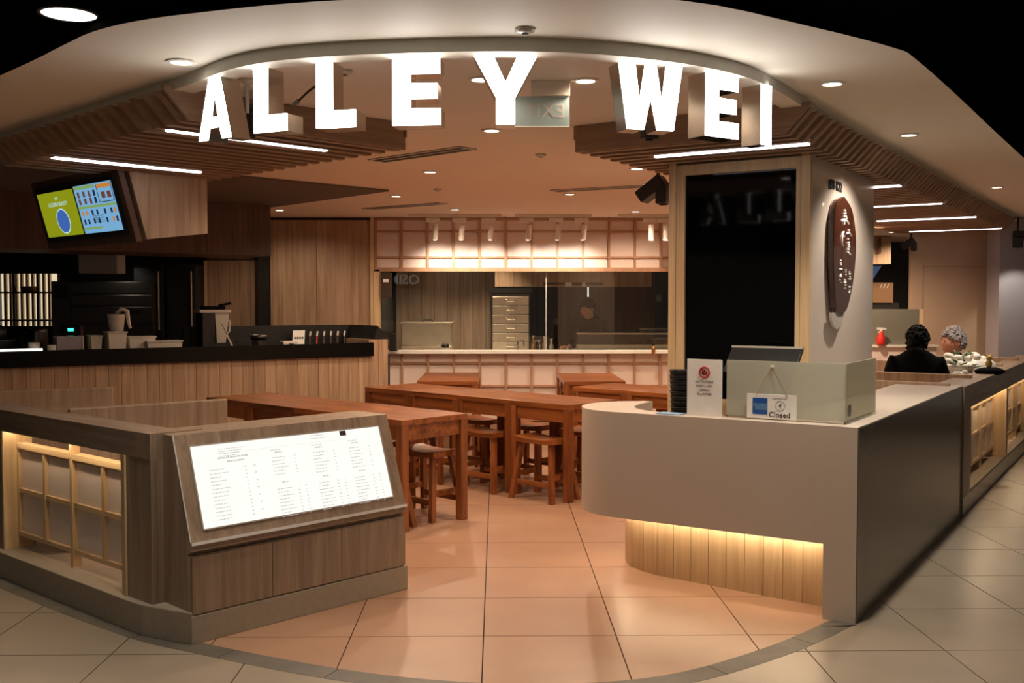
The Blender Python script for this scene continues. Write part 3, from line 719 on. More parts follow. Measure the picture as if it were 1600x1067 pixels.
# overhead bulkhead and menu screen
bk = thing('bar_bulkhead', 'dark wood bulkhead hanging over the bar', 'bulkhead', (-2.17, 9.90, 0), BA)
MB().box(-4.6, 0, 0, .75, 1.955, 2.434).build('box', 'dark_wood', bk)
for k in range(7): MB().box(-.62*(k+1)+.002, -.62*k-.002, -.012, 0, 1.955, 2.434).build('panel', 'dark_wood', bk)
hs = thing('screen_housing', 'wood box hanging under the left canopy beside the menu screen', 'housing', (-2.27, 6.37, 0), 45)
m = MB(); m.hexa([(.10,-.04,1.90),(.515,-.04,1.955),(.515,1.30,1.955),(.10,1.30,1.90)], [(-.01,-.04,2.308),(.515,-.04,2.308),(.515,1.30,2.308),(-.01,1.30,2.308)]); m.build('box', 'oak', hs)
tl = .26276
tv = thing('menu_screen', 'lit menu screen half yellow-green half pale blue under the left canopy', 'screen', (-2.7325, 6.764, 2.103), -44.76)
T = Matrix.Rotation(tl, 4, 'X')
def tvpart(mb, name, mat, par=None):
    o = mb.build(name, mat, tv if par is None else par)
    if par is None: o.matrix_local = T
    return o
tvpart(MB().box(-.66, .66, .012, .05, -.235, .235), 'surround', 'dark_wood')
tvpart(MB().box(-.60, .60, -.004, .012, -.185, .185), 'bezel', 'black')
sg = tvpart(MB().box(-.565, .0, -.006, -.004, -.150, .150), 'screen_half', 'tv_green')
sb = tvpart(MB().box(.025, .565, -.006, -.004, -.150, .160), 'screen_half', 'tv_blue')
m = MB(); m.lathe([(.10,0),(.10,.001),(0,.001)], n=26); o = m.build('oval_picture', 'tv_white', sg); o.matrix_local = Matrix.Translation((-.25,-.0062,-.05)) @ Matrix.Rotation(PI/2, 4, 'X') @ Matrix.Diagonal((1.0,.86,1,1))
m = MB(); m.lathe([(.09,0),(.09,.001),(0,.001)], n=26); o = m.build('oval_picture', 'tv_oval', sg); o.matrix_local = Matrix.Translation((-.25,-.0072,-.05)) @ Matrix.Rotation(PI/2, 4, 'X') @ Matrix.Diagonal((1.0,.86,1,1))
MT = Matrix.Rotation(PI/2, 4, 'X')
textobj('lettering', 'GOLDEN BEAUTY', .038, 'tv_white', Matrix.Translation((-.27,-.0066,.065)) @ MT, sg, extrude=.0004)
textobj('lettering', 'MY', .03, 'tv_white', Matrix.Translation((-.27,-.0066,.102)) @ MT, sg, extrude=.0004)
rn = random.Random(5); parts = {'tv_strip': MB(), 'tv_dark': MB(), 'tv_brown': MB(), 'tv_orange': MB()}
def tq(mat, x0, x1, z0, z1): MB().box(x0, x1, -.0072, -.0062, z0, z1).build('menu_picture', mat, sb)
tq('tv_strip', .03, .33, .135, .155); tq('tv_strip', .03, .56, .01, .026); tq('tv_strip', .03, .30, -.125, -.112); tq('tv_orange', .36, .55, .125, .15)
for x0 in (.36,): tq('tv_dark', .352, .358, .04, .155); tq('tv_dark', .554, .56, .04, .155); tq('tv_dark', .352, .56, .036, .041)
for x in (.06, .14, .22, .29):
    for z in (.10, .055): tq('tv_dark' if rn.random() < .6 else 'tv_brown', x, x+.03, z-.018, z+.02)
for x in (.40, .48): tq('tv_brown', x, x+.05, .06, .10)
for x in (.06, .12, .2, .27, .38, .47, .52):
    for z in (-.02, -.075): tq('tv_dark' if rn.random() < .7 else 'tv_orange', x, x+.024, z-.016, z+.016)
for k in range(4): tq('tv_dark', .2, .36, -.045-.013*k, -.042-.013*k)
# things on the bar
def put(o, x, y, z=1.055, rz=0): o.location = bp(x, y, z); o.rotation_euler = (0, 0, rad(BA+rz)); return o
t = put(thing('blender', 'large blender jug with black motor beside the wood wall', 'blender'), -1.52, .33)
MB().box(-.17, -.05, -.10, .10, 0, .36).build('motor', 'black', t, bevel=.01); MB().box(-.19, .10, -.10, .10, .36, .385).build('lid_plate', 'clear_plastic', t)
m = MB(); m.hexa([(-.02,-.06,.08),(.06,-.06,.08),(.06,.06,.08),(-.02,.06,.08)], [(-.045,-.08,.36),(.09,-.08,.36),(.09,.08,.36),(-.045,.08,.36)]); m.build('jug', 'clear_plastic', t)
MB().tube([(.075,0,.30),(.12,0,.28),(.115,0,.18),(.065,0,.14)], .010, 8).build('handle', 'clear_plastic', t)
m = MB(); m.box(-.14, .06, -.06, .06, .386, .42); m.bar((.02,0,.425), (.13,0,.445), .03, .02); m.build('lid', 'cloth_black', t)
t = put(thing('knife', 'knife with pale handle leaning before the blender', 'knife'), -1.42, .13); MB().bar((0,0,0), (-.07,.02,.16), .022, .014).build('handle', 'white_plastic', t); MB().bar((-.07,.02,.16), (-.115,.03,.26), .03, .004).build('blade', 'steel_dark', t)
t = put(thing('ladle_pan', 'black handled steel pan lying on the bar', 'pan'), -1.17, .2); MB().lathe([(.0,0),(.07,.002),(.085,.05),(.08,.05),(.065,.008),(0,.008)], (0,0,.10), 22).build('bowl', 'steel_dark', t, smooth=True); MB().bar((-.07,0,.14), (-.22,-.02,.09), .03, .02).build('handle', 'black', t); MB().lathe([(.06,0),(.06,.10),(0,.10)], (0,0,0), 18).build('pot', 'steel_dark', t)
for k, (x, w_, h, mat, lab) in enumerate(((-2.06,.30,.085,'white_plastic','long white tub with a lip on the bar'), (-2.24,.22,.125,'white_plastic','taller white tub behind the long tub'), (-2.46,.15,.17,'bag_white','pale green tinted box on the bar under the white bucket'), (-2.62,.09,.14,'bag_white','small pale box beside the grey box'))):
    t = put(thing('tub', lab, 'tub', group='tubs on the bar'), x, .18+.05*(k % 2)); h += .02
    MB().hexa([(-w_/2+.01,-.08,0),(w_/2-.01,-.08,0),(w_/2-.01,.08,0),(-w_/2+.01,.08,0)], [(-w_/2,-.09,h),(w_/2,-.09,h),(w_/2,.09,h),(-w_/2,.09,h)]).build('body', mat, t)
    MB().box(-w_/2-.008, w_/2+.008, -.098, .098, h, h+.012).build('lid', 'white_plastic', t, bevel=.003)
t = put(thing('grey_box', 'plain grey box standing on the bar', 'box'), -2.83, .2); MB().box(-.11, .09, -.08, .08, 0, .17).build('case', 'wall_grey', t, bevel=.004); MB().box(.09, .10, -.085, .085, 0, .17).build('front_edge', 'white_plastic', t)
t = put(thing('bucket', 'white bucket with a cloth hanging over its rim', 'bucket'), -2.42, .30, 1.24); MB().lathe([(.055,0),(.075,.16),(.079,.165),(.07,.16),(.05,.006),(0,.006)], n=22).build('pail', 'white_plastic', t, smooth=True)
m = MB(); m.tube([(.0,0,.17),(.04,-.02,.21),(.085,-.03,.19),(.095,-.03,.10),(.11,-.03,.04)], [.02,.022,.02,.016,.012], 8); m.build('cloth', 'bag_white', t, smooth=True)
t = put(thing('mixing_bowl', 'big black bowl with a dark pot upside down on it', 'bowl'), -3.42, .25); MB().lathe([(.08,0),(.15,.05),(.19,.14),(.20,.15),(.18,.145),(.14,.055),(0,.02)], n=26).build('bowl', 'black', t, smooth=True); MB().lathe([(.13,.15),(.12,.24),(.07,.275),(0,.28)], n=22).build('pot', 'black', t, smooth=True); MB().bar((-.12,0,.21), (-.2,-.02,.19), .03, .02).build('handle', 'black', t)
t = put(thing('plastic_cup', 'clear plastic cup at the bar edge', 'cup'), -3.12, .08); MB().lathe([(.034,0),(.046,.125),(.043,.125),(.03,.006),(0,.006)], n=18).build('cup', 'clear_plastic', t, smooth=True)
t = put(thing('plastic_cup', 'smaller pale cup right of the clear cup', 'cup'), -2.98, .12); MB().lathe([(.03,0),(.036,.10),(.033,.10),(.026,.006),(0,.006)], n=18).build('cup', 'bag_white', t, smooth=True)
t = put(thing('pitcher', 'dull steel pitcher at the back of the bar', 'pitcher'), -3.02, .48); MB().lathe([(.075,0),(.085,.06),(.075,.20),(.08,.23),(.07,.23),(.06,.01),(0,.01)], n=20).build('jug', 'steel_dark', t, smooth=True); MB().tube([(-.075,0,.2),(-.13,0,.18),(-.13,0,.08),(-.08,0,.06)], .01, 8).build('handle', 'black', t)
t = put(thing('tray', 'shallow wooden tray along the bar edge', 'tray'), -3.3, .06); MB().box(-.24, .24, -.05, .05, 0, .03).build('base', 'cardboard', t); 
for y in (-.05, .042): MB().box(-.24, .24, y, y+.008, .03, .045).build('rim', 'cardboard', t)
t = put(thing('carton', 'brown carton on the bar behind the steel bowl', 'box'), -3.66, .42); MB().box(-.14, .14, -.08, .08, 0, .20).build('case', 'cardboard', t); MB().box(-.14, .14, -.02, .02, .20, .203).build('tape', 'bag_white', t)
t = put(thing('paper_sheet', 'tall printed paper sheet leaning at the back of the bar', 'paper'), -3.88, .5); MB().box(-.07, .07, 0, .004, 0, .32).build('sheet', 'paper', t); m = MB(); [m.box(-.055, .055, -.002, 0, .04+.035*k, .05+.035*k) for k in range(8)]; m.build('print', 'grey_ink', t)
t = put(thing('pink_packet', 'small pink packet at the bar edge', 'packet'), -3.60, .03); MB().hexa([(-.04,-.03,0),(.05,-.03,0),(.05,.03,0),(-.04,.03,0)], [(-.02,-.02,.045),(.03,-.02,.035),(.03,.02,.03),(-.02,.02,.04)]).build('packet_body', 'pink', t)
t = put(thing('reader', 'white square card reader on a short stand', 'reader'), -3.98, .0, 1.118); MB().box(-.03, .03, -.01, .01, .045, .115).build('head', 'white_plastic', t, bevel=.008); MB().lathe([(.02,0),(.02,.006),(.005,.01),(.005,.05),(0,.05)], n=12).build('stem', 'white_plastic', t)
t = put(thing('black_cup', 'black cup with a pale lid near the pass window', 'cup'), -3.80, .06+.4); MB().lathe([(.05,0),(.065,.17),(0,.17)], n=18).build('cup', 'black', t, smooth=True); MB().lathe([(.07,.17),(.07,.195),(.06,.205),(0,.205)], n=18).build('lid', 'bag_white', t)
t = put(thing('price_card', 'small white price card leaning on the black ledge', 'card'), -.66, .45, 1.09); MB().hexa([(-.075,0,0),(.05,0,0),(.05,.006,0),(-.075,.006,0)], [(-.045,.05,.14),(.08,.05,.14),(.08,.056,.14),(-.045,.056,.14)]).build('card', 'paper', t)
m = MB(); [m.box(-.045+.026*k, -.03+.026*k, .017, .020, .06, .078) for k in range(4)]; m.build('print', 'ink', t)
t = put(thing('napkin_box', 'small white box with a handhold before the price card', 'box'), -.80, .38, 1.056); MB().box(-.075, .075, -.05, .05, 0, .075).build('case', 'white_plastic', t, bevel=.006); MB().box(-.02, .03, -.053, -.05, .045, .055).build('slot', 'black', t)
for k in range(6):
    t = put(thing('chopstick_bundle', f'utensil bundle in the black ledge, {ORD[k]} right of the price card', 'utensil', group='utensils on the black ledge'), -.53+.075*k, .50, 1.07); m = MB()
    m.bar((0,0,0), (.028,.06,.10), .014, .01); m.build('shaft', 'red' if k == 1 else 'leather', t); m = MB(); m.bar((.028,.06,.10), (.042,.075,.145), .016, .01); m.build('tip', 'white_plastic', t)
# equipment behind the bar
t = thing('steel_oven', 'wide stainless oven hood in the dark behind the bar', 'oven', (-4.32, 11.3, 0))
MB().box(-.56, .56, 0, .6, 0, 1.74).build('body', 'steel_dark', t, bevel=.01)
for a, b in ((1.60, 1.73), (1.47, 1.59), (1.28, 1.46)): MB().box(-.34, .55, -.02, 0, a, b).build('front_panel', 'steel_dark', t, bevel=.006)
MB().box(.18, .42, -.028, -.02, 1.38, 1.43).build('control_display', 'black_glass', t); MB().box(-.52, -.38, -.02, 0, 1.55, 1.70).build('vent_plate', 'black', t)
t = thing('wall_box', 'pale rectangular box hung under the dark bulkhead', 'box', (-4.05, 10.6, 1.80)); MB().box(-.20, .20, -.12, .12, 0, .21).build('case', 'clear_plastic', t, bevel=.015); MB().box(-.05, .05, -.01, .01, .21, .3).build('bracket', 'black', t)
for x, lab in ((-3.86, 'left dark fridge door with a steel handle behind the bar'), (-3.50, 'right dark fridge door with a steel handle behind the bar')):
    t = thing('fridge', lab, 'fridge', (x, 11.45, 0), 0, 'fridges behind the bar'); MB().box(-.17, .17, 0, .5, 0, 1.93).build('body', 'dark_wall', t, bevel=.01); MB().box(-.165, .165, -.03, 0, .05, 1.9).build('door', 'black', t, bevel=.01); MB().tube([(.12,-.05,1.2),(.12,-.05,1.85)], .012, 8).build('handle', 'steel', t)
t = thing('till_light', 'tiny green display glowing behind the bar', 'display', bp(-2.72, .62, 1.055)); MB().box(-.09, .09, -.04, .04, 0, .25).build('case', 'black', t, bevel=.01); MB().box(-.02, .03, -.043, -.04, .20, .225).build('led', 'green_led', t)
# lit shelves beyond the pass window
w2 = sempty('window_2', 'pass window behind the bar with lit shelves beyond', (-5.47, 12.0, 1.2))
for a, b, c, d in ((-.40,.40,0,.03), (-.40,.40,.64,.67)): MB().box(a, b, -.03, .03, c, d).build('frame_rail', 'black', w2)
for a in (-.40, .375): MB().box(a, a+.025, -.03, .03, .03, .64).build('frame_stile', 'oak_pale', w2)
MB().box(-.385, .385, .0, .006, .03, .64).build('pane', 'glass', w2)
t = thing('lit_shelves', 'warm lit shelves with vertical slats beyond the pass window', 'shelves', (-5.75, 12.9, 0))
MB().box(-.6, .75, .35, .40, .9, 2.2).build('back_panel', 'shop_back_glow', t)  # panel itself glows, standing in for light falling on the shop wall
for k in range(9): MB().box(-.55+.07*k, -.52+.07*k, .30, .35, .9, 2.2).build('slat', 'oak_pale', t)
for z in (1.27, 1.62): MB().box(-.6, .75, .05, .35, z, z+.02).build('shelf', 'dark_wood', t)
for x in (-.32, -.02): MB().box(x, x+.03, .04, .08, .9, 2.2).build('upright', 'black', t)
tag(MB().lathe([(.0,1.64),(.08,1.64),(.11,1.70),(.10,1.71),(0,1.70)], (-5.93, 13.1, 0), 18).build('shelf_bowl', 'cardboard', None, True), 'shallow bowl on the upper lit shelf', 'bowl')
tag(MB().ball((-5.30, 13.05, 1.43), .13, .12, .14).build('dark_sack', 'black', None, True), 'round dark sack standing inside the pass window', 'sack')
tag(MB().box(-5.55, -5.38, 13.12, 13.16, 1.29, 1.48).build('blue_packet', 'blue'), 'blue packet on the lower lit shelf', 'packet')

# ================================================================== TABLES AND STOOLS
DEG = 43.8
def table(label, loc, rz):
    t = thing('dining_table', label, 'table', loc, rz, 'square wooden dining tables'); return t
tp = MB().box(-.3, .3, -.3, .3, .70, .74).mesh('table_top', 'teak')
lgm = MB().box(-.03, .03, -.03, .03, 0, .70).mesh('leg', 'teak_z')
apx = MB().box(-.24, .24, -.012, .012, .60, .70).mesh('apron', 'teak'); apy = MB().box(-.012, .012, -.24, .24, .60, .70).mesh('apron', 'teak')
def table(label, x, y, rz):
    t = thing('dining_table', label, 'table', (x, y, 0), rz, 'square wooden dining tables')
    link('table_top', tp, t, .003)
    for a in (-.27, .27):
        for b in (-.27, .27): link('leg', lgm, t, .003, (a, b, 0))
        link('apron', apx, t, loc=(0, a, 0)); link('apron', apy, t, loc=(a, 0, 0))
ta = Vector((-.7218, .6921)); tb = Vector((.6921, .7218))    # along a row, across a row
rz = math.degrees(math.atan2(ta.y, ta.x))-180
NTH = ('end', 'second', 'third', 'fourth')
c1 = Vector((-.617, 6.65)); c2 = Vector((.54, 7.627)); c3 = Vector((.694, 9.308))
for k in range(4):
    p = c1+ta*(.3+.602*k)+tb*.3; table(('nearest wooden table, at the front end of the row behind the menu stand', 'second table of the row behind the menu stand', 'third table of the row behind the menu stand', 'last table of the row behind the menu stand, by the booth')[k], p.x, p.y, rz)
for k in range(4):
    p = c2+ta*(.3+.602*k)+tb*.3; table(('wooden table at the counter end of the middle row', 'second table from the counter in the middle row', 'third table from the counter in the middle row', 'middle row table next to the bar')[k], p.x, p.y, rz)
for k in range(2):
    p = c3-ta*(.3+.602*k)+tb*.3; table(('wooden table left in the row behind the curved counter', 'wooden table half hidden by the pillar')[k], p.x, p.y, rz)
for x, y, lab in ((-.48, 10.29, 'front table of the left pair before the kitchen window'), (-.48, 10.895, 'rear table of the left pair below the kitchen window'), (.955, 10.22, 'front table of the right pair before the kitchen window'), (.955, 10.825, 'rear table of the right pair below the kitchen window')):
    table(lab, x, y, 0)
# stool prototype
def stool_parts():
    n = 8; top = []; bot = []
    s = MB()
    for i in range(n+1):
        x = -.20+.40*i/n; d = .018*(1-(x/.2)**2)
        top += [(x, -.13, .485-d), (x, .13, .485-d)]; bot += [(x, -.13, .44-d*.4), (x, .13, .44-d*.4)]
    N = len(top); fs = []
    for i in range(n):
        a = 2*i; fs += [(a, a+2, a+3, a+1), (N+a, N+a+1, N+a+3, N+a+2), (a, N+a, N+a+2, a+2), (a+1, a+3, N+a+3, N+a+1)]
    fs += [(0, 1, N+1, N), (2*n, N+2*n, N+2*n+1, 2*n+1)]
    s.add(top+bot, fs)
    legs = []
    for a in (-1, 1):
        for b in (-1, 1):
            m = MB(); m.hexa([(a*.205+i*.019, b*.15+j*.019, 0) for i, j in ((-1,-1),(1,-1),(1,1),(-1,1))], [(a*.145+i*.019, b*.085+j*.019, .45) for i, j in ((-1,-1),(1,-1),(1,1),(-1,1))]); legs.append(m)
    st = []
    for b in (-1, 1): m = MB(); m.bar((-.185, b*.128, .13), (.185, b*.128, .13), .02, .04); st.append(m)
    for a in (-1, 1): m = MB(); m.bar((a*.178, -.12, .19), (a*.178, .12, .19), .02, .04); st.append(m)
    return s, legs, st
s_, l_, st_ = stool_parts()
sme = s_.mesh('seat', 'teak'); lme = [q.mesh('leg', 'teak_z') for q in l_]; stm = [q.mesh('stretcher', 'teak') for q in st_]
def stool(label, x, y, rz):
    t = thing('stool', label, 'stool', (x, y, 0), rz, 'saddle seat wooden stools'); link('seat', sme, t, .004)
    for q in lme: link('leg', q, t)
    for q in stm: link('stretcher', q, t)
def st_at(c, k, side, label, sgn=1, off=0, jit=0):
    p = c+ta*sgn*(.3+.602*k)+tb*(.03 if side < 0 else .6+off)+ta*jit
    stool(label, p.x, p.y, rz)
st_at(c1, 0, 1, 'stool tucked under the nearest table', off=-.10)
st_at(c1, 1, 1, 'stool at the right side of the second table behind the menu stand', off=-.03)
st_at(c1, 0, -1, 'stool half hidden between menu stand and nearest table', jit=.0)
st_at(c1, 2, 1, 'stool at the right side of the third table behind the menu stand', off=.02)
st_at(c2, 0, -1, 'stool at the front of the counter end table in the middle row', jit=-.03)
st_at(c2, 1, -1, 'stool at the front of the second middle row table', jit=-.03)
st_at(c2, 2, -1, 'stool at the front of the third middle row table', jit=-.02)
st_at(c2, 0, 1, 'stool behind the counter end table of the middle row')
st_at(c2, 1, 1, 'stool behind the second middle row table')
st_at(c2, 2, 1, 'stool behind the third middle row table')
st_at(c3, 0, -1, 'stool before the table behind the curved counter', -1)
# booths on the left
for i, (x0, y0, L, zt, a, lab) in enumerate(((-2.335, 5.60, .91, .93, 39, 'grey oak booth bench back nearest the menu stand'), (-3.42, 6.595, .91, .93, 31, 'grey oak booth bench back further left by the bar'))):
    t = thing('booth_bench', lab, 'bench', (x0, y0, 0), a, 'booth benches'); MB().box(0, L, -.02, .02, 0, zt).build('backrest', 'oak_grey', t, bevel=.008); MB().box(.02, L-.02, .02, .46, .40, .45).build('seat', 'leather', t, bevel=.01); MB().box(.03, L-.03, .04, .40, 0, .40).build('base', 'oak_grey', t)
# booths on the right
for s, lab in ((7.66, 'first oak booth bench back past the counter'), (8.62, 'second oak booth bench back, behind the person in black'), (10.35, 'third oak booth bench back past the flowers'), (11.5, 'farthest oak booth bench back by the grey column')):
    t = thing('booth_bench', lab, 'bench', rw(s, 1.30), RW+90, 'booth benches'); MB().box(-.02, 1.6 if s < 11 else .9, -.02, .02, 0, .945).build('backrest', 'oak', t, bevel=.006)
    MB().box(.02, 1.55 if s < 11 else .85, -.46, -.02, .40, .45).build('seat', 'leather', t, bevel=.01); MB().box(.03, 1.5 if s < 11 else .8, -.40, -.04, 0, .40).build('base', 'oak', t)
t = thing('booth_table', 'booth table between the two seated people', 'table', rw(9.45, 1.32), RW+90); MB().box(0, 1.1, -.30, .30, .70, .74).build('table_top', 'teak', t, bevel=.003); MB().box(.45, .55, -.05, .05, .03, .70).build('pedestal', 'black', t); MB().box(.25, .75, -.2, .2, 0, .03).build('foot', 'black', t)
# ================================================================== PILLAR SIGN
STK = [[(0.514, 2.053), (0.522, 2.044)], [(0.486, 2.027), (0.532, 2.033)], [(0.487, 2.011), (0.542, 2.016), (0.55, 2.002)], [(0.444, 1.982), (0.5, 1.996), (0.568, 1.988), (0.602, 1.977)], [(0.505, 1.994), (0.502, 1.966)], [(0.604, 1.941), (0.624, 1.937)], [(0.568, 1.913), (0.611, 1.924), (0.661, 1.908)], [(0.589, 1.888), (0.599, 1.886)], [(0.494, 1.922), (0.467, 1.9), (0.459, 1.869), (0.469, 1.852), (0.488, 1.84)], [(0.505, 1.9), (0.514, 1.897)], [(0.575, 1.862), (0.619, 1.866)], [(0.581, 1.85), (0.62, 1.852)], [(0.586, 1.837), (0.625, 1.84)], [(0.576, 1.824), (0.615, 1.824)], [(0.568, 1.808), (0.611, 1.804), (0.643, 1.795)], [(0.428, 1.751), (0.444, 1.754)], [(0.428, 1.735), (0.444, 1.737)], [(0.429, 1.727), (0.449, 1.729)], [(0.405, 1.7), (0.469, 1.704)], [(0.451, 1.673), (0.432, 1.662), (0.413, 1.658), (0.462, 1.661)], [(0.404, 1.64), (0.429, 1.639)], [(0.439, 1.626), (0.447, 1.624)], [(0.533, 1.698), (0.559, 1.7)], [(0.533, 1.688), (0.553, 1.689)], [(0.534, 1.672), (0.558, 1.673)], [(0.535, 1.643), (0.544, 1.635), (0.524, 1.624), (0.557, 1.625)], [(0.523, 1.609), (0.553, 1.611)], [(0.534, 1.593), (0.542, 1.591)], [(0.63, 1.692), (0.641, 1.69)], [(0.614, 1.676), (0.655, 1.68)], [(0.627, 1.663), (0.653, 1.663)], [(0.617, 1.646), (0.664, 1.648)], [(0.618, 1.599), (0.655, 1.602)], [(0.64, 1.585), (0.651, 1.583)], [(0.632, 1.566), (0.646, 1.572)]]
FACE = [(0.515, 2.131), (0.405, 2.103), (0.34, 2.05), (0.302, 1.974), (0.295, 1.846), (0.301, 1.7), (0.335, 1.554), (0.38, 1.451), (0.561, 1.449), (0.687, 1.556), (0.769, 1.713), (0.792, 1.87), (0.756, 1.985), (0.677, 2.076)]
TIP = [(0.286, 1.451), (0.301, 1.407), (0.356, 1.366), (0.412, 1.353), (0.467, 1.363), (0.534, 1.411), (0.561, 1.449)]
sg = thing('wooden_plaque', 'tall oval dark wood plaque with white brush writing on the pillar', 'plaque', rw(PS0, PN0), RW)
fo = [tuple(p) for p in catmull(FACE+[FACE[0]], 3)][:-1]
MB().prism(fo, -.043, -.004, 'y').build('slab', 'walnut', sg, bevel=.005)
MB().prism(TIP, -.036, -.022, 'y').build('clear_tip', 'clear_plastic', sg)
MB().box(.70, .74, -.005, -.0005, 1.6, 1.9).build('mount', 'black', sg)
for s_ in STK:
    m = MB()
    pts = [(x, -.0445, z) for x, z in s_]
    if len(pts) > 2: pts = [tuple(p) for p in catmull(pts, 4)]
    m.tube(pts, .006 if s_[0][1] > 1.77 else .0045, 6); m.build('brush_stroke', 'paper', sg)

# ================================================================== CEILING FITTINGS
def downlight(label, x, y, zc, power, color, lens='lens', r=.042, grp='recessed ceiling downlights', cone=160, tgt=None):
    t = thing('downlight', label, 'downlight', (x, y, zc), 0, grp)
    MB().lathe([(r,-.001),(r+.014,-.001),(r+.016,-.006),(r,-.008)], n=22, caps=False).build('trim_ring', 'white_paint', t)
    MB().lathe([(0,-.004),(r,-.004)], n=22).build('lens', lens, t)
    if power: spot('downlight_lamp', (x, y, zc-.012), tgt or (x, y, 0), power, color, cone, .55, .04, t)
for x, y, lab in ((-.064,4.353,'ceiling downlight just left of the letter Y'), (.377,4.372,'ceiling downlight right of the exit sign'), (-.027,5.637,'ceiling downlight below the letter Y'), (-.701,6.323,'ceiling downlight at the inner corner of the left canopy'),
        (-.479,7.428,'ceiling downlight above the long slot vent'), (-.889,9.124,'ceiling downlight over the rear left vent'), (-.421,10.431,'ceiling downlight nearest the kitchen window on the left'), (.635,8.94,'ceiling downlight beside the right slot vent'),
        (1.438,10.623,'ceiling downlight nearest the kitchen window on the right'), (.986,7.229,'ceiling downlight by the black speaker'), (-2.214,10.53,'ceiling downlight next to the dark bulkhead')):
    k = .15 if y < 5 else (.45 if x < -2 else (.55 if y < 6 else (.95 if y > 10 else 1)))
    downlight(lab, x, y, 2.45, W_IN*k, WARM)
for x, y, lab in ((-1.272,4.191,'soffit downlight left of the letter A'), (1.488,4.56,'soffit downlight right of the letter I'), (2.386,5.935,'second soffit downlight along the right shop front'), (4.217,8.61,'third soffit downlight along the right shop front')):
    downlight(lab, x, y, 2.48, W_SOFFIT*(.8 if x < 0 else 1.2), SOFT, grp='soffit downlights outside the shop', cone=124)
# rear right dining area lamps; last two added to light the kiosk
for i, (x, y) in enumerate(((2.5, 9.5), (3.75, 11.0), (5.3, 13.7), (5.9, 14.1))):
    downlight(('ceiling downlight over the seated people', 'ceiling downlight before the beige wall', 'added downlight in the far right ceiling lighting the kiosk', 'added downlight by the far timber bulkhead lighting the kiosk')[i], x, y, 2.45, W_IN*(.8, 3.0, 1.2, 1.2)[i], WARM, grp='far right ceiling downlights')
# mall lamps
def mall_lamp(label, x, y, power, r=.10):
    t = thing('mall_downlight', label, 'downlight', (x, y, 2.52), 0, 'large mall ceiling lights')
    MB().lathe([(r,-.001),(r+.012,-.001),(r+.012,-.006),(r,-.008)], n=26, caps=False).build('trim_ring', 'black', t); MB().lathe([(0,-.004),(r,-.004)], n=26).build('lens', 'lens_cool', t)
    spot('mall_lamp', (x, y, 2.505), (x, y, 0), power, NEUT, 130, .6, .09, t)
mall_lamp('large round mall light in the black ceiling at top left', -1.495, 3.645, W_MALL*.35, .092)
mall_lamp('large mall light behind the camera to the left', -1.4, 1.2, W_MALL*1.0)
mall_lamp('large mall light behind the camera to the right', 1.9, 1.6, W_MALL*1.3)
mall_lamp('large mall light right of the shop front', 4.4, 4.3, W_MALL*.4)
mall_lamp('large mall light left of the shop front', -4.2, 3.2, W_MALL*.35)
# slot vents
def vent(label, x, y, rz, L):
    t = thing('slot_vent', label, 'vent', (x, y, 2.45), rz, 'ceiling slot vents')
    MB().box(0, L, -.075, .075, -.004, -.001).build('slot', 'dark_wall', t)
    for a in (-.075, -.005, .065): MB().box(0, L, a, a+.010, -.008, -.004).build('blade', 'white_paint', t)
    for a in (0, L-.012): MB().box(a, a+.012, -.075, .075, -.008, -.004).build('end_frame', 'white_paint', t)
vent('slot vent in the ceiling right of the left canopy', -.80, 6.86, -43, .86)
vent('slot vent in the ceiling before the kitchen wall', -1.30, 10.36, -37, 1.0)
vent('slot vent in the ceiling left of the pillar', .48, 8.68, -27, 1.15)
# sprinklers, detector, dangling cable
for x, y, z, lab in ((.101,3.676,2.48,'round smoke detector in the soffit above the letters'), (-.62,4.207,2.45,'flat round ceiling speaker behind the second L'), (.282,6.553,2.45,'small ceiling sensor right of the slot vent'), (-.488,8.554,2.45,'small ceiling sensor near the rear vent')):
    t = thing('ceiling_sensor', lab, 'sensor', (x, y, z), 0, 'round ceiling sensors'); MB().lathe([(.036,-.001),(.036,-.008),(.022,-.016),(0,-.018)], n=20).build('housing', 'clear_plastic', t, True); MB().lathe([(.012,-.018),(.010,-.022),(0,-.022)], n=12).build('cap', 'grey_ink', t)
t = thing('cable', 'loose black cable dangling from the ceiling between the two L letters', 'cable', (-.72, 4.36, 2.45)); MB().tube([(0,0,0),(-.03,.01,-.02),(-.08,.03,-.05),(-.12,.04,-.085)], .005, 6).build('cord', 'black', t); MB().tube([(-.12,.04,-.085),(-.145,.05,-.10)], .009, 6).build('plug', 'grey_ink', t)
# exit sign seen from behind
t = thing('exit_sign', 'translucent exit sign seen from behind next to the letter Y', 'sign', (.187, 4.40, 2.26)); MB().box(-.04, .125, -.02, .02, .125, .19).build('lamp_box', 'soffit', t, bevel=.003); MB().box(-.122, .124, -.004, .004, 0, .125).build('panel', 'frost_exit', t); MB().box(-.122, .124, -.005, .005, -.004, .0).build('lower_edge', 'paper', t)
textobj('lettering', 'EXIT', .085, 'light_blue', Matrix.Translation((.02, .0052, .062)) @ Matrix.Rotation(PI, 4, 'Z') @ Matrix.Rotation(PI/2, 4, 'X'), t, extrude=.0006)
textobj('lettering', 'EXIT', .085, 'pale_ink', Matrix.Translation((.02, -.0046, .062)) @ Matrix.Rotation(PI/2, 4, 'X') @ Matrix.Diagonal((-1, 1, 1, 1)), t, extrude=.0004)
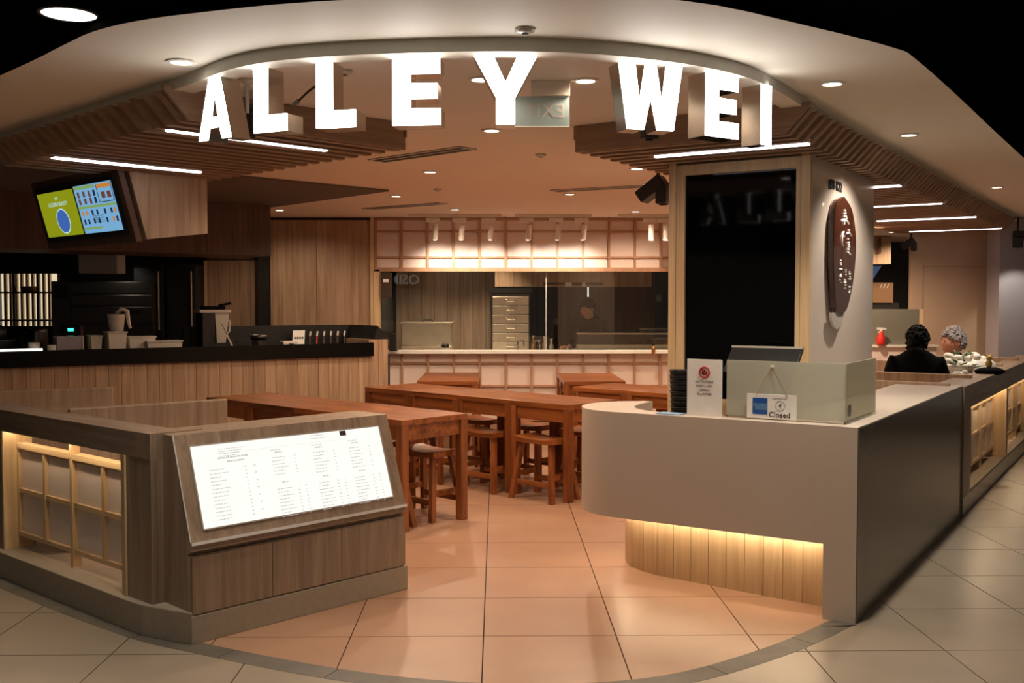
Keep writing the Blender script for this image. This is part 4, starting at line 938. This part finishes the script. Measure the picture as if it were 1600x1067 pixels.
# black projector spots and speakers
def speaker(label, loc, rz, tilt, s=1, top=2.45):
    t = thing('speaker', label, 'speaker', loc, rz, 'black spot projectors under the ceiling')
    MB().tube([(0,0,top-loc[2]),(0,0,.08*s)], .010*s, 8).build('stem', 'black', t)
    m = MB(); m.prism([(-.05*s,-.035*s),(.055*s,-.035*s),(.055*s,.035*s),(-.05*s,.035*s)], -.04*s, .12*s, 'y'); o = m.build('body', 'black', t, bevel=.008*s); o.matrix_local = Matrix.Translation((0,0,.05*s)) @ Matrix.Rotation(rad(tilt), 4, 'X')
    m = MB(); m.prism([(-.045*s,-.03*s),(.05*s,-.03*s),(.05*s,.03*s),(-.045*s,.03*s)], -.0*s, .10*s, 'z'); o = m.build('yoke', 'black', t, bevel=.006*s); o.matrix_local = Matrix.Translation((0,-.03*s,-.055*s))
    MB().lathe([(.024*s,-.002),(.024*s,-.006),(0,-.006)], (0,-.03*s,-.055*s), 14).build('glass_front', 'black_glass', t)
speaker('black projector under the ceiling left of the pillar', (1.03, 6.55, 2.20), 60, -35, 1.2)
speaker('black projector behind the letters A and L', (-1.085, 4.66, 2.31), -40, 35, 1.0)
speaker('black projector behind the letter W', (.70, 4.80, 2.31), 20, -10, .8)
speaker('small black projector before the beige column', (4.87, 12.0, 2.17), 60, -35, 1.0)
speaker('black projector lighting the grey column', (5.75, 11.25, 2.17), -30, 20, 1.1)
spot('column_lamp', (5.72, 11.2, 2.08), (6.1, 11.65, 1.1), 14, NEUT, 80, .5, .03)
spot('plaque_lamp', rw(6.1, 1.35, 2.30), rw(6.2, 1.66, 1.9), 2.0, SOFT, 75, .7, .02)
# sprinkler drop
t = thing('sprinkler', 'sprinkler drop with round plate behind the first L', 'sprinkler', (-1.055, 4.39, 2.45)); MB().lathe([(.04,-.001),(.04,-.005),(.008,-.02),(.008,-.14),(0,-.14)], n=18).build('drop', 'clear_plastic', t)

spot('oven_fill', (-4.15, 10.95, 1.93), (-4.2, 11.3, 1.5), 1.6, NEUT, 120, .8, .03)  # added lamp without a fixture, brightens the oven
# track spots washing the panels above the kitchen window
for a, b, lab in ((-.95, .05, 'left ceiling track of the wall spotlights'), (.2, 1.02, 'middle ceiling track of the wall spotlights'), (1.3, 2.3, 'right ceiling track of the wall spotlights')):
    tag(MB().box(a, b, 10.98, 11.02, 2.415, 2.449).build('light_track', 'white_paint'), lab, 'track', 'ceiling tracks')
WS = (('first', -.665), ('second', -.385), ('third', -.07), ('fourth', .335), ('fifth', .65), ('sixth', .925))
for nme, x in WS:
    t = thing('track_spot', f'{nme} white track spotlight from the left above the kitchen window', 'spotlight', (x, 11.0, 2.41), 0, 'track spotlights')
    MB().box(-.09, .06, -.022, .022, -.045, .0).build('adapter', 'white_paint', t, bevel=.003); MB().tube([(.02,0,-.045),(.02,0,-.085)], .006, 6).build('stem', 'white_paint', t)
    MB().tube([(.015,-.02,-.075),(.005,.035,-.225)], .030, 16).build('can', 'white_paint', t); MB().lathe([(0,0),(.024,0)], n=16).build('lens', 'lens', t).matrix_local = Matrix.Translation((.005,.036,-.2265)) @ Matrix.Rotation(-.35, 4, 'X')
    spot('wash_lamp', (x+.005, 11.045, 2.168), (x, 11.46, 1.77), W_WASH, SOFT, 92, 1.0, .02, t)
for nme, x in (('left', 1.66), ('right', 1.815)):
    t = thing('track_spot', f'{nme} of two downward white spotlights by the pillar', 'spotlight', (x, 11.0, 2.41), 0, 'track spotlights')
    MB().box(-.09, .06, -.022, .022, -.045, .0).build('adapter', 'white_paint', t, bevel=.003); MB().tube([(0,0,-.045),(0,0,-.07)], .006, 6).build('stem', 'white_paint', t)
    MB().tube([(0,0,-.07),(0,0,-.235)], .030, 16).build('can', 'white_paint', t); MB().lathe([(0,-.237),(.024,-.237)], n=16).build('lens', 'lens', t)
    spot('wash_lamp', (x, 11.0, 2.16), (x, 10.95, 0), 12, WARM, 95, .7, .03, t)

# ================================================================== KITCHEN THINGS
spot('kitchen_lamp', (-.1, 12.0, 2.42), (-.05, 12.3, .8), W_KITCHEN, WARM, 85, .7, .05)
spot('kitchen_lamp', (-.9, 11.85, 2.42), (-.85, 12.2, .8), W_KITCHEN*.8, WARM, 90, .7, .05)
tag(MB().box(-1.28, 2.42, 11.6, 12.6, .80, .90).build('kitchen_worktop', 'steel'), 'steel worktop inside the kitchen window', 'worktop')
t = thing('food_warmer', 'stainless steel food warmer with lid inside the kitchen window', 'warmer', (-.82, 12.2, .90)); MB().box(-.30, .30, -.22, .22, 0, .10).build('base', 'steel', t, bevel=.006); MB().box(-.295, .295, -.20, .22, .105, .36).build('tank', 'steel', t, bevel=.008); MB().box(-.31, .31, -.22, .23, .355, .375).build('lid', 'steel', t, bevel=.004); MB().tube([(-.06,-.02,.375),(-.05,-.02,.40),(.05,-.02,.40),(.06,-.02,.375)], .008, 8).build('handle', 'black', t)
t = thing('wrapped_bowl', 'dark bowl in clear wrap before the food warmer', 'bowl', (-.595, 11.85, .90)); MB().lathe([(.03,0),(.055,.03),(.06,.08),(0,.085)], n=18).build('dish', 'clear_plastic', t, True); MB().ball((0,0,.10), .045, .045, .04).build('food', 'black', t, True)
t = thing('steamer_tower', 'stainless steamer tower of drawers with curved handles', 'steamer', (.17, 12.45, 0)); MB().box(-.24, .24, 0, .45, 0, 1.62).build('cabinet', 'steel_dark', t, bevel=.006)
for z in (.92, 1.03, 1.14, 1.25, 1.36, 1.47):
    d_ = MB().box(-.22, .22, -.02, 0, z+.004, z+.106).build('drawer', 'steel', t, bevel=.004)
    MB().tube([(-.055,-.02,z+.07),(-.045,-.055,z+.055),(.045,-.055,z+.055),(.055,-.02,z+.07)], .009, 8).build('handle', 'chrome', d_)
MB().box(-.26, .26, -.01, .46, 1.62, 1.68).build('hood', 'black', t)
def faucet(label, x, sgn):
    t = thing('faucet', label, 'faucet', (x, 11.72, .90), 0, 'gooseneck kitchen faucets'); MB().tube([(0,0,0),(0,0,.13)]+[(sgn*(.035-.035*math.cos(a*PI/8)), 0, .13+.04*math.sin(a*PI/8)) for a in range(1, 9)]+[(sgn*.07,0,.11)], .009, 8).build('spout', 'chrome', t, True); MB().lathe([(.02,0),(.02,.02),(0,.02)], n=12).build('flange', 'chrome', t)
faucet('left gooseneck faucet behind the kitchen sill', .24, 1); faucet('right gooseneck faucet behind the kitchen sill', .495, -1)
for k, (x, h, mat, lab) in enumerate(((.43, .20, 'brass', 'amber bottle by the right faucet'), (.50, .15, 'leather', 'short brown bottle by the right faucet'), (.56, .19, 'steel', 'steel shaker bottle by the right faucet'), (.64, .16, 'clear_plastic', 'clear bottle right of the glass joint'))):
    t = thing('bottle', lab, 'bottle', (x, 11.95, .90), 0, 'bottles by the kitchen sink'); MB().lathe([(.026,0),(.028,h*.6),(.012,h*.8),(.012,h),(0,h)], n=14).build('body', mat, t, True); MB().lathe([(.014,h),(.014,h+.02),(0,h+.02)], n=10).build('cap', 'white_plastic', t)
for x, lab in ((.86, 'shiny steel bowl on the dark worktop'), (1.02, 'small steel pot next to the steel rail')):
    tag(MB().lathe([(.03,.90),(.06,.93),(.065,.97),(.06,.97),(.05,.935),(0,.91)], (x, 12.0, 0), 18).build('steel_bowl', 'chrome', None, True), lab, 'bowl')
t = thing('pass_shelf', 'stainless pass shelf rail at the right of the kitchen window', 'shelf', (1.65, 11.75, .90)); MB().box(-.72, .70, 0, .25, 0, .12).build('lower_box', 'steel', t); MB().box(-.72, .70, -.01, .26, .125, .24).build('upper_box', 'steel_dark', t); MB().box(-.72, .70, -.02, .26, .24, .255).build('top_plate', 'steel', t)
t = thing('amber_ornament', 'amber glass ornament hanging from a black cap over the sill', 'ornament', (1.74, 11.33, .92)); MB().ball((0,0,.06), .022, .022, .055).build('glass_drop', 'brass', t, True); MB().lathe([(.016,.11),(.022,.13),(.018,.165),(0,.165)], n=12).build('cap', 'black', t)
t = thing('menu_folder', 'dark brown menu folder hung on the window jamb', 'menu', (-1.222, 11.40, 1.56)); MB().box(-.062, .062, -.012, .012, 0, .275).build('cover', 'leather', t, bevel=.004); MB().box(-.035, .025, -.014, -.012, .17, .205).build('label_patch', 'paper', t)
t = thing('pager_stand', 'black stand on the left end of the kitchen sill', 'stand', (-1.14, 11.30, .972)); MB().box(-.035, .035, -.03, .03, 0, .20).build('case', 'black', t, bevel=.01); MB().box(-.045, .045, -.04, .04, -.0, .012).build('foot', 'black', t)
t = thing('hanging_light', 'thin white lamp rod hanging in the kitchen', 'lamp', (1.17, 13.1, 1.58)); MB().tube([(0,0,0),(0,0,.12)], .006, 6).build('rod', 'lens_cool', t); MB().tube([(0,0,.12),(0,0,.86)], .003, 6).build('cord', 'black', t)
t = thing('wall_switch', 'white switch plate on the far kitchen wall', 'switch', (2.2, 13.88, 1.52)); MB().box(-.04, .04, 0, .012, 0, .09).build('plate', 'white_plastic', t); MB().box(-.015, .015, -.004, 0, .03, .06).build('rocker', 'paper', t)
t = thing('kitchen_monitor', 'dark order printer at the right of the kitchen', 'printer', (1.9, 12.42, .9)); MB().box(-.18, .18, -.1, .15, 0, .30).build('case', 'steel_dark', t, bevel=.02); MB().box(-.12, .12, -.105, -.1, .18, .27).build('front', 'black', t)
t = thing('ticket_rail', 'ticket rail with two white slips over the kitchen pass', 'rail', (.95, 12.0, 1.71)); MB().box(-.4, .3, 0, .02, 0, .03).build('rail', 'steel_dark', t)
for a in (-.38, .27): MB().box(a, a+.008, .006, .014, .03, .74).build('hanger', 'steel_dark', t)
t = t
for a, b in ((-.15, -.07), (.05, .09)): MB().box(a, b, -.006, 0, -.02, .03).build('slip', 'paper', t)

# ================================================================== RIGHT REAR THINGS
t = thing('half_wall', 'white ledge wall behind the person in black', 'ledge', (4.15, 11.55, 0)); MB().box(0, .85, 0, .12, 0, 1.0).build('body', 'white_panel', t); MB().box(-.02, .87, -.02, .14, 1.0, 1.022).build('cap', 'white_paint', t); MB().box(-.03, 0, -.02, .14, 0, 1.0).build('post', 'oak_pale', t)
t = thing('frosted_panel', 'grey frosted glass panel standing on the white ledge', 'screen', (4.22, 11.61, 1.022)); MB().box(0, .60, -.005, .005, 0, .41).build('pane', 'frost_grey', t); MB().box(.60, .64, -.01, .01, 0, .41).build('post', 'oak_pale', t)
t = thing('spray_bottle', 'red spray bottle with white trigger on the white ledge', 'bottle', (4.36, 11.545, 1.022)); MB().lathe([(.045,0),(.05,.02),(.046,.09),(.02,.145),(.016,.17),(0,.17)], n=18).build('bottle', 'red_plastic', t, True); m = MB(); m.box(-.045, .03, -.012, .012, .175, .20); m.bar((.0,0,.175), (-.03,0,.14), .012, .012); m.bar((.03,0,.19), (.055,0,.18), .018, .018); m.build('trigger', 'white_plastic', t); MB().lathe([(.018,.16),(.018,.178),(0,.178)], n=12).build('collar', 'white_plastic', t)
t = thing('timber_bulkhead', 'distant timber bulkhead with slats at the far right', 'bulkhead', (4.0, 14.5, 0)); MB().box(0, 1.6, 0, .3, 2.05, 2.44).build('box', 'oak', t)
for k in range(10): MB().box(.06+.15*k, .10+.15*k, -.03, 0, 2.2, 2.42).build('slat', 'dark_wood', t)
MB().box(.3, .75, -.06, -.03, 2.12, 2.135).build('led_line', 'lens', t)
t = thing('far_kiosk', 'dim kiosk counter with blue awning in the dark shop beyond', 'kiosk', (5.55, 15.2, 0)); MB().box(-.5, .45, 0, .4, 0, 1.5).build('base', 'dark_wall', t); MB().box(-.5, .35, -.03, .4, 1.5, 1.80).build('sign_box', 'cardboard', t); m = MB(); m.hexa([(-.4,-.1,1.82),(.0,-.1,1.82),(.0,.3,1.82),(-.4,.3,1.82)], [(-.2,-.1,2.05),(.15,-.1,2.05),(.15,.3,2.05),(-.2,.3,2.05)]); m.build('awning', 'blue', t); m = MB(); m.bar((-.42,-.11,1.83), (-.2,-.11,2.06), .03, .03); m.build('awning_edge', 'glow_blue', t)
m = MB(); [m.bar((-.4+.05*k,-.04,1.72), (-.37+.05*k,-.04,1.78), .012, .01) for k in list(range(3))+[11, 12, 13]]; m.build('pattern', 'paper', t)
# things on the booth table
t = thing('flower_bouquet', 'white flower bouquet with green leaves on the booth table', 'bouquet', rw(9.36, 1.50, .74)); rn = random.Random(11)
for k in range(16):
    a = rn.uniform(0, 2*PI); r = rn.uniform(0, .12); MB().ball((r*math.cos(a)*1.3, r*math.sin(a), .26+rn.uniform(-.04, .06)), .035, .035, .028, 10, 6, lambda d: 1+.15*math.sin(9*d.x+7*d.y)).build('blossom', 'petal', t, True)
for k in range(14):
    a = rn.uniform(0, 2*PI); r = rn.uniform(.08, .17); c = Vector((r*math.cos(a), r*math.sin(a), .24+rn.uniform(-.02, .10))); d = Vector((math.cos(a), math.sin(a), .3))*.07; e = Vector((-math.sin(a), math.cos(a), 0))*.022
    q = MB(); q.add([c-d*.5, c+e, c+d, c-e, c+Vector((0,0,.012))], [(0,1,4),(1,2,4),(2,3,4),(3,0,4),(0,3,2,1)]); q.build('leaf', 'leaf', t)
MB().lathe([(.03,0),(.05,.06),(.12,.20),(.15,.24),(.10,.22),(0,.2)], n=14).build('wrap', 'bag_white', t, True)
def bag(label, loc, sx, sy, sz, seed):
    r = random.Random(seed); ph = [r.uniform(0, 6) for _ in range(6)]
    fn = lambda d: 1+.10*math.sin(7*d.x+ph[0])*math.cos(6*d.y+ph[1])+.09*math.sin(11*d.z+5*d.x+ph[2])+.05*math.sin(17*d.y+ph[3])
    t = thing('plastic_bag', label, 'bag', loc, 0, 'crumpled bags on the booth table'); MB().ball((0,0,sz*.9), sx, sy, sz, 22, 14, fn).build('bag_body', 'bag_white', t, True); MB().ball((sx*.3,0,sz*1.75), sx*.3, sy*.3, sz*.25, 12, 8, fn).build('bag_knot', 'bag_white', t, True)
bag('crumpled white bag beside the flowers', rw(9.72, 1.40, .74), .17, .12, .15, 1)
bag('small crumpled white bag next to the bench back', rw(9.12, 1.44, .74), .10, .08, .105, 2)
bag('flat white bag before the white flowers', rw(9.10, 1.66, .74), .11, .10, .10, 4)
t = thing('black_bag', 'black bag hanging on the partition with a yellow soft toy', 'bag', rw(9.25, 1.24, .918)); MB().ball((0,0,.02), .13, .07, .035).build('bag_body', 'cloth_black', t, True)
o = thing('soft_toy', 'small yellow soft toy on the black bag', 'toy', rw(9.27, 1.25, .965)); MB().ball((0,0,.035), .028, .025, .035).build('body', 'yellow_toy', o, True); MB().ball((0,0,.085), .024, .023, .023).build('head', 'yellow_toy', o, True); 
for a in (-1, 1): MB().ball((a*.018,0,.107), .009, .007, .010).build('ear', 'yellow_toy', o, True)

# ================================================================== PEOPLE
def skin_mesh(joints, edges, sub=2):
    me = bpy.data.meshes.new('tmp'); me.from_pydata([j[0] for j in joints], edges, [])
    o = bpy.data.objects.new('tmp', me); COL.objects.link(o)
    o.modifiers.new('skin', 'SKIN'); 
    if not me.skin_vertices: 
        bm = bmesh.new(); bm.from_mesh(me); bm.verts.layers.skin.verify(); bm.to_mesh(me); bm.free()
    for i, j in enumerate(joints):
        sv = me.skin_vertices[0].data[i]; sv.radius = (j[1], j[2] if len(j) > 2 else j[1]); sv.use_root = (i == 0)
    s = o.modifiers.new('sub', 'SUBSURF'); s.levels = sub; s.render_levels = sub
    dg = bpy.context.evaluated_depsgraph_get(); ev = bpy.data.meshes.new_from_object(o.evaluated_get(dg))
    bpy.data.objects.remove(o)
    v = [tuple(p.co) for p in ev.vertices]; f = [tuple(p.vertices) for p in ev.polygons]; return v, f
def person(label, loc, rz, headrot, hair, pose='sit', bow=0, sh=1.0, hc=(0, -.03, 1.16)):
    t = thing('person', label, 'person', loc, rz, None)
    # faces local -y; seat height .45
    hc = Vector(hc); hip = .54 if pose == 'sit' else .80; ch = sh-.07
    nk = Vector((0, .02, sh+.03)); mid = (nk+hc+Vector((0, .03, -.06)))/2
    J = [((0,.05,hip), .135, .12), ((0,.06,(hip+ch)/2), .125, .10), ((0,.04,ch), .15, .10), (tuple(nk), .075, .07), (tuple(mid), .056, .056), (tuple(hc+Vector((0,.015,-.05))), .056, .056)]
    E = [(0,1),(1,2),(2,3),(3,4),(4,5)]
    for s in (-1, 1):
        wz = .80 if pose == 'sit' else hip+.14
        b = len(J); J += [((s*.17,.03,sh-.035), .064), ((s*.225,-.02,sh-.27), .050), ((s*.15,-.24,wz), .038), ((s*.12,-.30,wz+.01), .030)]; E += [(2,b),(b,b+1),(b+1,b+2),(b+2,b+3)]
        b = len(J)
        if pose == 'sit': J += [((s*.10,-.02,hip), .088), ((s*.11,-.40,.50), .062), ((s*.11,-.42,.10), .045), ((s*.11,-.44,.045), .04), ((s*.11,-.56,.03), .03)]
        else: J += [((s*.09,0,hip-.06), .085), ((s*.10,-.01,.45), .06), ((s*.10,.01,.09), .042), ((s*.10,.0,.04), .04), ((s*.10,-.13,.03), .03)]
        E += [(0,b),(b,b+1),(b+1,b+2),(b+2,b+3),(b+3,b+4)]
    bv, bf = skin_mesh(J, E); B = MB(); B.add(bv, bf)
    # hands: palm and five bent fingers each
    hz = J[9][0] if False else None
    for s in (-1, 1):
        w_ = Vector([j[0] for j in J if abs(j[1]-.030) < 1e-6 and (j[0][0] > 0) == (s > 0) and j[0][2] > .3][0])
        B.ball(tuple(w_+Vector((0,-.045,0))), .036, .05, .018, 10, 6)
        for k in range(4):
            L = (.055, .065, .062, .048)[k]; x = (-.027+.018*k)*s*-1
            p = w_+Vector((x, -.08, .004)); B.tube([p, p+Vector((0,-L*.55,.006)), p+Vector((0,-L*.9,-.012)), p+Vector((0,-L*1.1,-.03))], [.009,.0085,.008,.006], 6)
        p = w_+Vector((-s*.030,-.035,0)); B.tube([p, p+Vector((-s*.025,-.025,-.004)), p+Vector((-s*.03,-.055,-.01))], [.011,.010,.008], 6)
    # head with face
    HM = Matrix.Translation(hc) @ Matrix.Rotation(rad(headrot), 4, 'Z') @ Matrix.Rotation(rad(bow), 4, 'X') @ Matrix.Translation(-hc)
    def hf(d):
        k = 1.0
        if d.y < 0: k += .10*math.exp(-((d.x/.16)**2+((d.z+.12)/.20)**2))*(-d.y)          # nose
        if d.y < 0: k -= .05*math.exp(-(((abs(d.x)-.38)/.2)**2+((d.z-.12)/.14)**2))         # eye sockets
        if d.z < -.3: k -= .12*abs(d.x)*(-d.z)                                               # jaw taper
        if d.y < 0: k += .05*math.exp(-((d.x/.3)**2+((d.z+.85)/.2)**2))                      # chin
        return k
    H = MB(); H.ball(hc, .074, .095, .115, 28, 20, hf)
    for s in (-1, 1): H.ball(hc+Vector((s*.075,.012,-.008)), .012, .022, .030, 10, 7)
    H.m = 1
    for s in (-1, 1): H.ball(hc+Vector((s*.028,-.083,.012)), .009, .006, .006, 8, 6)
    H.m = 2; H.ball(hc+Vector((0,-.089,-.062)), .022, .008, .005, 10, 6)
    o0 = len(B.v); B.v += [tuple(HM @ Vector(p)) for p in H.v]; B.f += [tuple(i+o0 for i in q) for q in H.f]; B.mi += H.mi
    body = B.build('body', ['skin', 'lips' if False else 'eye', 'lips'], t, True)
    # hair
    r = random.Random(len(hair)); R_ = MB()
    def hairf(d): return 1.13+.045*math.sin(13*d.x+5*d.z)*math.sin(9*d.y)+.035*math.sin(17*d.y+9*d.z)+.025*math.sin(29*d.x-21*d.y)
    n_, m_ = 30, 20
    R_.ball(hc+Vector((0,.016,.014)), .080, .098, .112, n_, m_, hairf)
    keep = []
    for q in R_.f:
        c = sum((Vector(R_.v[i]) for i in q), Vector())/len(q)-hc
        if abs(c.x) > .05 and c.z < .012 and c.y < .04: continue
        if (c.y > -.03+.012*math.sin(60*c.z) and c.z > -.060+.012*math.sin(50*c.x)) or (c.z > .05+.012*math.sin(70*c.x) and c.y > -.09): keep.append(q)
    tuft = [sum((Vector(R_.v[i]) for i in q), Vector())/len(q) for q in keep]; R_.f = keep
    for p in tuft:
        if r.random() < .4: R_.ball(p+(p-hc).normalized()*.002, r.uniform(.009, .016), r.uniform(.009, .016), r.uniform(.009, .016), 7, 5)
    R_.mi = [0]*len(R_.f); R_.v = [tuple(HM @ Vector(p)) for p in R_.v]
    h = R_.build('hair', hair, t, True); sd = h.modifiers.new('thick', 'SOLIDIFY'); sd.thickness = .016; sd.offset = -1
    # clothes follow the body surface, a little outside it
    me = bpy.data.meshes.new('tmp'); me.from_pydata(bv, [], bf); nrm = [tuple(q.normal) for q in me.vertices]
    def near(p):
        best = None
        for i, (a, b) in enumerate(E):
            A = Vector(J[a][0]); D = Vector(J[b][0])-A; u = max(0, min(1, (p-A).dot(D)/D.length_squared)); q = (p-A-D*u).length/(J[a][1]*(1-u)+J[b][1]*u)
            if best is None or q < best[0]: best = (q, i)
        return E[best[1]]
    seg = [near(Vector(p)) for p in bv]
    for nm_, mt_, segs, gr in (('shirt', 'cloth_black', {(0,1),(1,2),(2,3),(2,6),(6,7),(7,8),(2,15),(15,16),(16,17)}, .012), ('trousers', 'cloth_grey', {(0,10),(10,11),(11,12),(0,19),(19,20),(20,21)}, .010)):
        fs = [q for q in bf if all(seg[i] in segs for i in q)]; use = sorted({i for q in fs for i in q}); ix = {i: k for k, i in enumerate(use)}
        S = MB(); S.add([Vector(bv[i])+Vector(nrm[i])*gr for i in use], [tuple(ix[i] for i in q) for q in fs]); o = S.build(nm_, mt_, t, True)
        sd = o.modifiers.new('thick', 'SOLIDIFY'); sd.thickness = .006; sd.offset = -1
    v = [j for j in J if len(j) == 2 and j[1] in (.03,) and j[0][2] < .1]
    for s in (-1, 1):
        q = [Vector(j[0]) for j in J if j[0][2] < .05 and (j[0][0] > 0) == (s > 0)]
        S = MB(); S.tube([q[0]+Vector((0,.05,0)), q[0], (q[0]+q[1])/2, q[1]+Vector((0,-.03,0))], [.038,.045,.042,.028], 10); S.build('shoe', 'black', t, True)
    return t
p1 = rw(8.97, 1.76); p2 = rw(9.98, 1.645)
person('person in a black shirt seated with their back to the camera', (p1[0], p1[1], .0), RW+90+8, 0, 'hair_black', bow=14, sh=1.05, hc=(0,-.08,1.17))
person('grey haired person in black looking left across the booth table', (p2[0], p2[1], .0), RW-90-6, -62+16, 'hair_grey', sh=.97, hc=(0,-.04,1.145))
person('dim cook in black standing inside the kitchen', (1.18, 12.95, 0), -40, -10, 'hair_black', 'stand', 14, 1.27, (0,-.06,1.42))

# ================================================================== SHOP ACROSS THE MALL (seen only as a reflection in the kitchen glass)
t = thing('shop_fascia', 'lit sign of the shop across the mall behind the camera', 'sign', (-2.35, -3.0, 1.95), 180)
MB().box(-.6, .6, 0, .05, -.10, .34).build('board', 'black', t)
textobj('lettering', 'OSIM', .34, 'shop_sign', Matrix.Translation((0,-.004,.12)) @ Matrix.Rotation(PI/2, 4, 'X'), t, extrude=.003, bold=.006)
